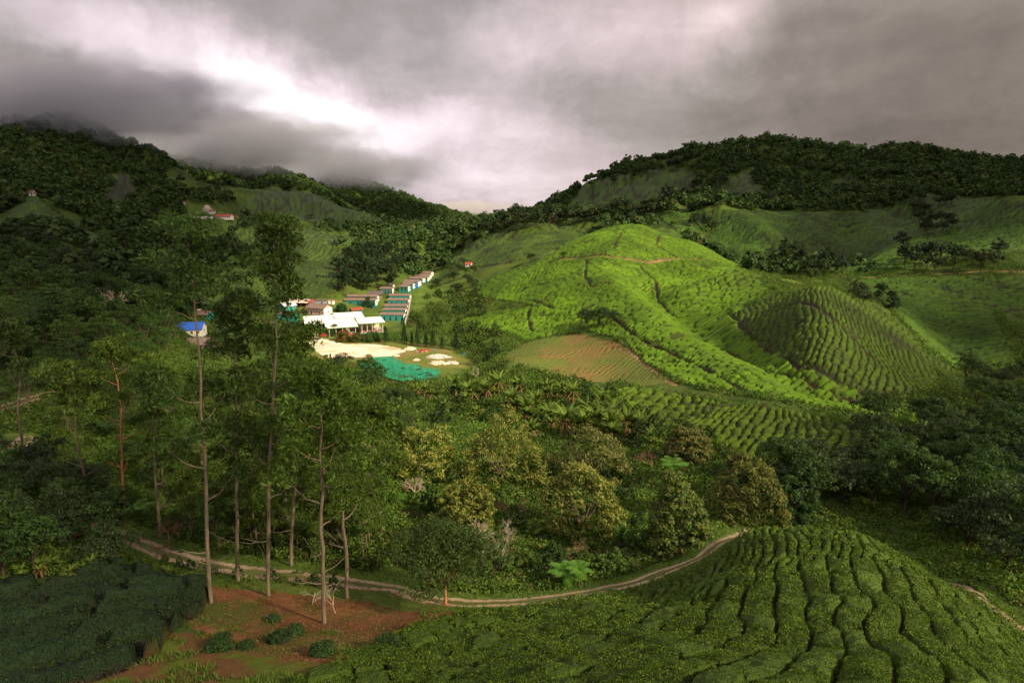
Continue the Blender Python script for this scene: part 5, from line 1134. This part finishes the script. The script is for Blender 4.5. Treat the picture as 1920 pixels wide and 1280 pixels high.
# ------------------------------------------------------------------ clouds : unseen ones added to shade slopes and corners, and the bank caught on the left peaks
mc, tc, oc = new_mat('cloud'); dfc = tc.new('ShaderNodeBsdfDiffuse'); dfc.inputs[0].default_value = (.8,.8,.82,1); trc = tc.new('ShaderNodeBsdfTranslucent'); trc.inputs[0].default_value = (.85,.85,.88,1)
mxc = tc.new('ShaderNodeMixShader'); mxc.inputs[0].default_value = .55; tc.l.new(dfc.outputs[0], mxc.inputs[1]); tc.l.new(trc.outputs[0], mxc.inputs[2]); tc.l.new(mxc.outputs[0], oc.inputs[0])
def cloud(spots, alt, label, seed):  # unseen lumps added sunward so their shade lands on the given spots
    r = np.random.default_rng(seed); a = Acc(); th, ph = np.meshgrid(np.linspace(0, 2*math.pi, 33)[:-1], np.linspace(.02, math.pi-.02, 15)); n, m = th.shape
    D = np.stack([np.sin(ph)*np.cos(th), np.sin(ph)*np.sin(th), np.cos(ph)], -1).reshape(-1, 3); idx = np.arange(n*m).reshape(n, m)
    Fq = np.stack([idx[:-1], np.roll(idx, -1, 1)[:-1], np.roll(idx, -1, 1)[1:], idx[1:]], -1).reshape(-1, 4)
    for px, py, rad, dmin in spots:
        g = gp(px, py, dmin); c = np.array(g)+np.array(sun_dir)*(alt/sun_dir.z)
        k = 1+.30*fbm(D[:, 0]*2.2+px, D[:, 1]*2.2+D[:, 2]*1.7, 4, seed)[:, None]
        a.add(c+D*k*np.array((rad*1.15, rad*1.15, rad*.38)), Fq)
    o = link('cloud', a.mesh('cloud', mc, True)); tag(o, label, 'cloud', 'added shade clouds', 'stuff')
cloud([(20,330,190,300),(180,300,190,300),(330,350,180,500),(120,420,120,200),(470,360,110,800),(560,380,130,800),(700,400,150,1000),(300,460,90,300)], 620, 'unseen cloud added to shade the left mountain', 1)
cloud([(0,520,85,200),(140,540,70,200),(20,660,40,100)], 560, 'unseen cloud added to shade the lower left slope', 2)
cloud([(1160,350,90,600),(1280,330,150,700),(1450,320,160,700),(1620,330,160,700),(1780,330,160,600),(1920,350,160,500),(1860,420,50,400)], 640, 'unseen cloud added to shade the right mountain', 3)
cloud([(1760,600,34,200),(1900,560,38,200),(1930,640,36,200),(1900,760,36,100),(1860,850,20,80),(1700,900,12,70),(1850,950,14,60),(1650,820,12,80)], 520, 'unseen cloud added to shade the right side valley', 4)
cloud([(60,960,17,40),(150,1020,13,40),(150,900,10,60),(60,830,18,60),(50,1100,13,30),(170,1150,11,30),(60,1230,13,25),(250,1240,7,25),(1800,1050,7,40)], 500, 'small unseen cloud added to darken the lower left corner', 5)
def fog(px, py, D, rx, ry, rz, dens, label, col=(.60,.61,.68)):
    m, t, out = new_mat('mist'); co = t.new('ShaderNodeTexCoord').outputs['Object']
    ln = t.new('ShaderNodeVectorMath', operation='LENGTH'); t.l.new(co, ln.inputs[0])
    nz = t.noise(t.v('MULTIPLY', co, (1.0, 1.0, .5)), 1.9, 7, .66).outputs[0]
    f = t.m('SUBTRACT', 1.0, ln.outputs['Value']); f = t.m('ADD', f, t.m('MULTIPLY', t.m('SUBTRACT', nz, .60), 2.6))
    f = t.m('MULTIPLY', t.m('MULTIPLY', f, 2.0, clamp=True), dens)
    edge = t.m('MULTIPLY', t.m('SUBTRACT', 1.0, ln.outputs['Value']), 4.0, clamp=True); f = t.m('MULTIPLY', f, edge)
    v = t.new('ShaderNodeVolumePrincipled'); v.inputs['Color'].default_value = (*col, 1); t.l.new(f, v.inputs['Density']); v.inputs['Anisotropy'].default_value = .2
    t.l.new(v.outputs[0], out.inputs['Volume'])
    th, ph = np.meshgrid(np.linspace(0, 2*math.pi, 25)[:-1], np.linspace(.01, math.pi-.01, 13)); n, q = th.shape
    V = np.stack([np.sin(ph)*np.cos(th), np.sin(ph)*np.sin(th), np.cos(ph)], -1).reshape(-1, 3); idx = np.arange(n*q).reshape(n, q)
    Fq = np.stack([idx[:-1], idx[1:], np.roll(idx, -1, 1)[1:], np.roll(idx, -1, 1)[:-1]], -1).reshape(-1, 4)
    o = link('mist', make_mesh('mist', V, Fq, m, smooth=True)); o.location = onray(px, py, D); o.scale = (rx, ry, rz); tag(o, label, 'mist', 'mist on the hills', 'stuff')
SC.cycles.volume_step_rate = 2.0; SC.cycles.volume_max_steps = 64; SC.cycles.volume_bounces = 1
fog(40, 198, 960, 420, 190, 88, .024, 'grey mist covering the top of the left mountain')
fog(430, 272, 1290, 340, 170, 90, .022, 'grey mist over the second left peak')
fog(640, 322, 1690, 280, 170, 80, .020, 'grey mist over the third peak left of the pass')
fog(860, 392, 2300, 330, 150, 45, .012, 'pale mist lying in the pass at the end of the valley', (.9,.86,.86))
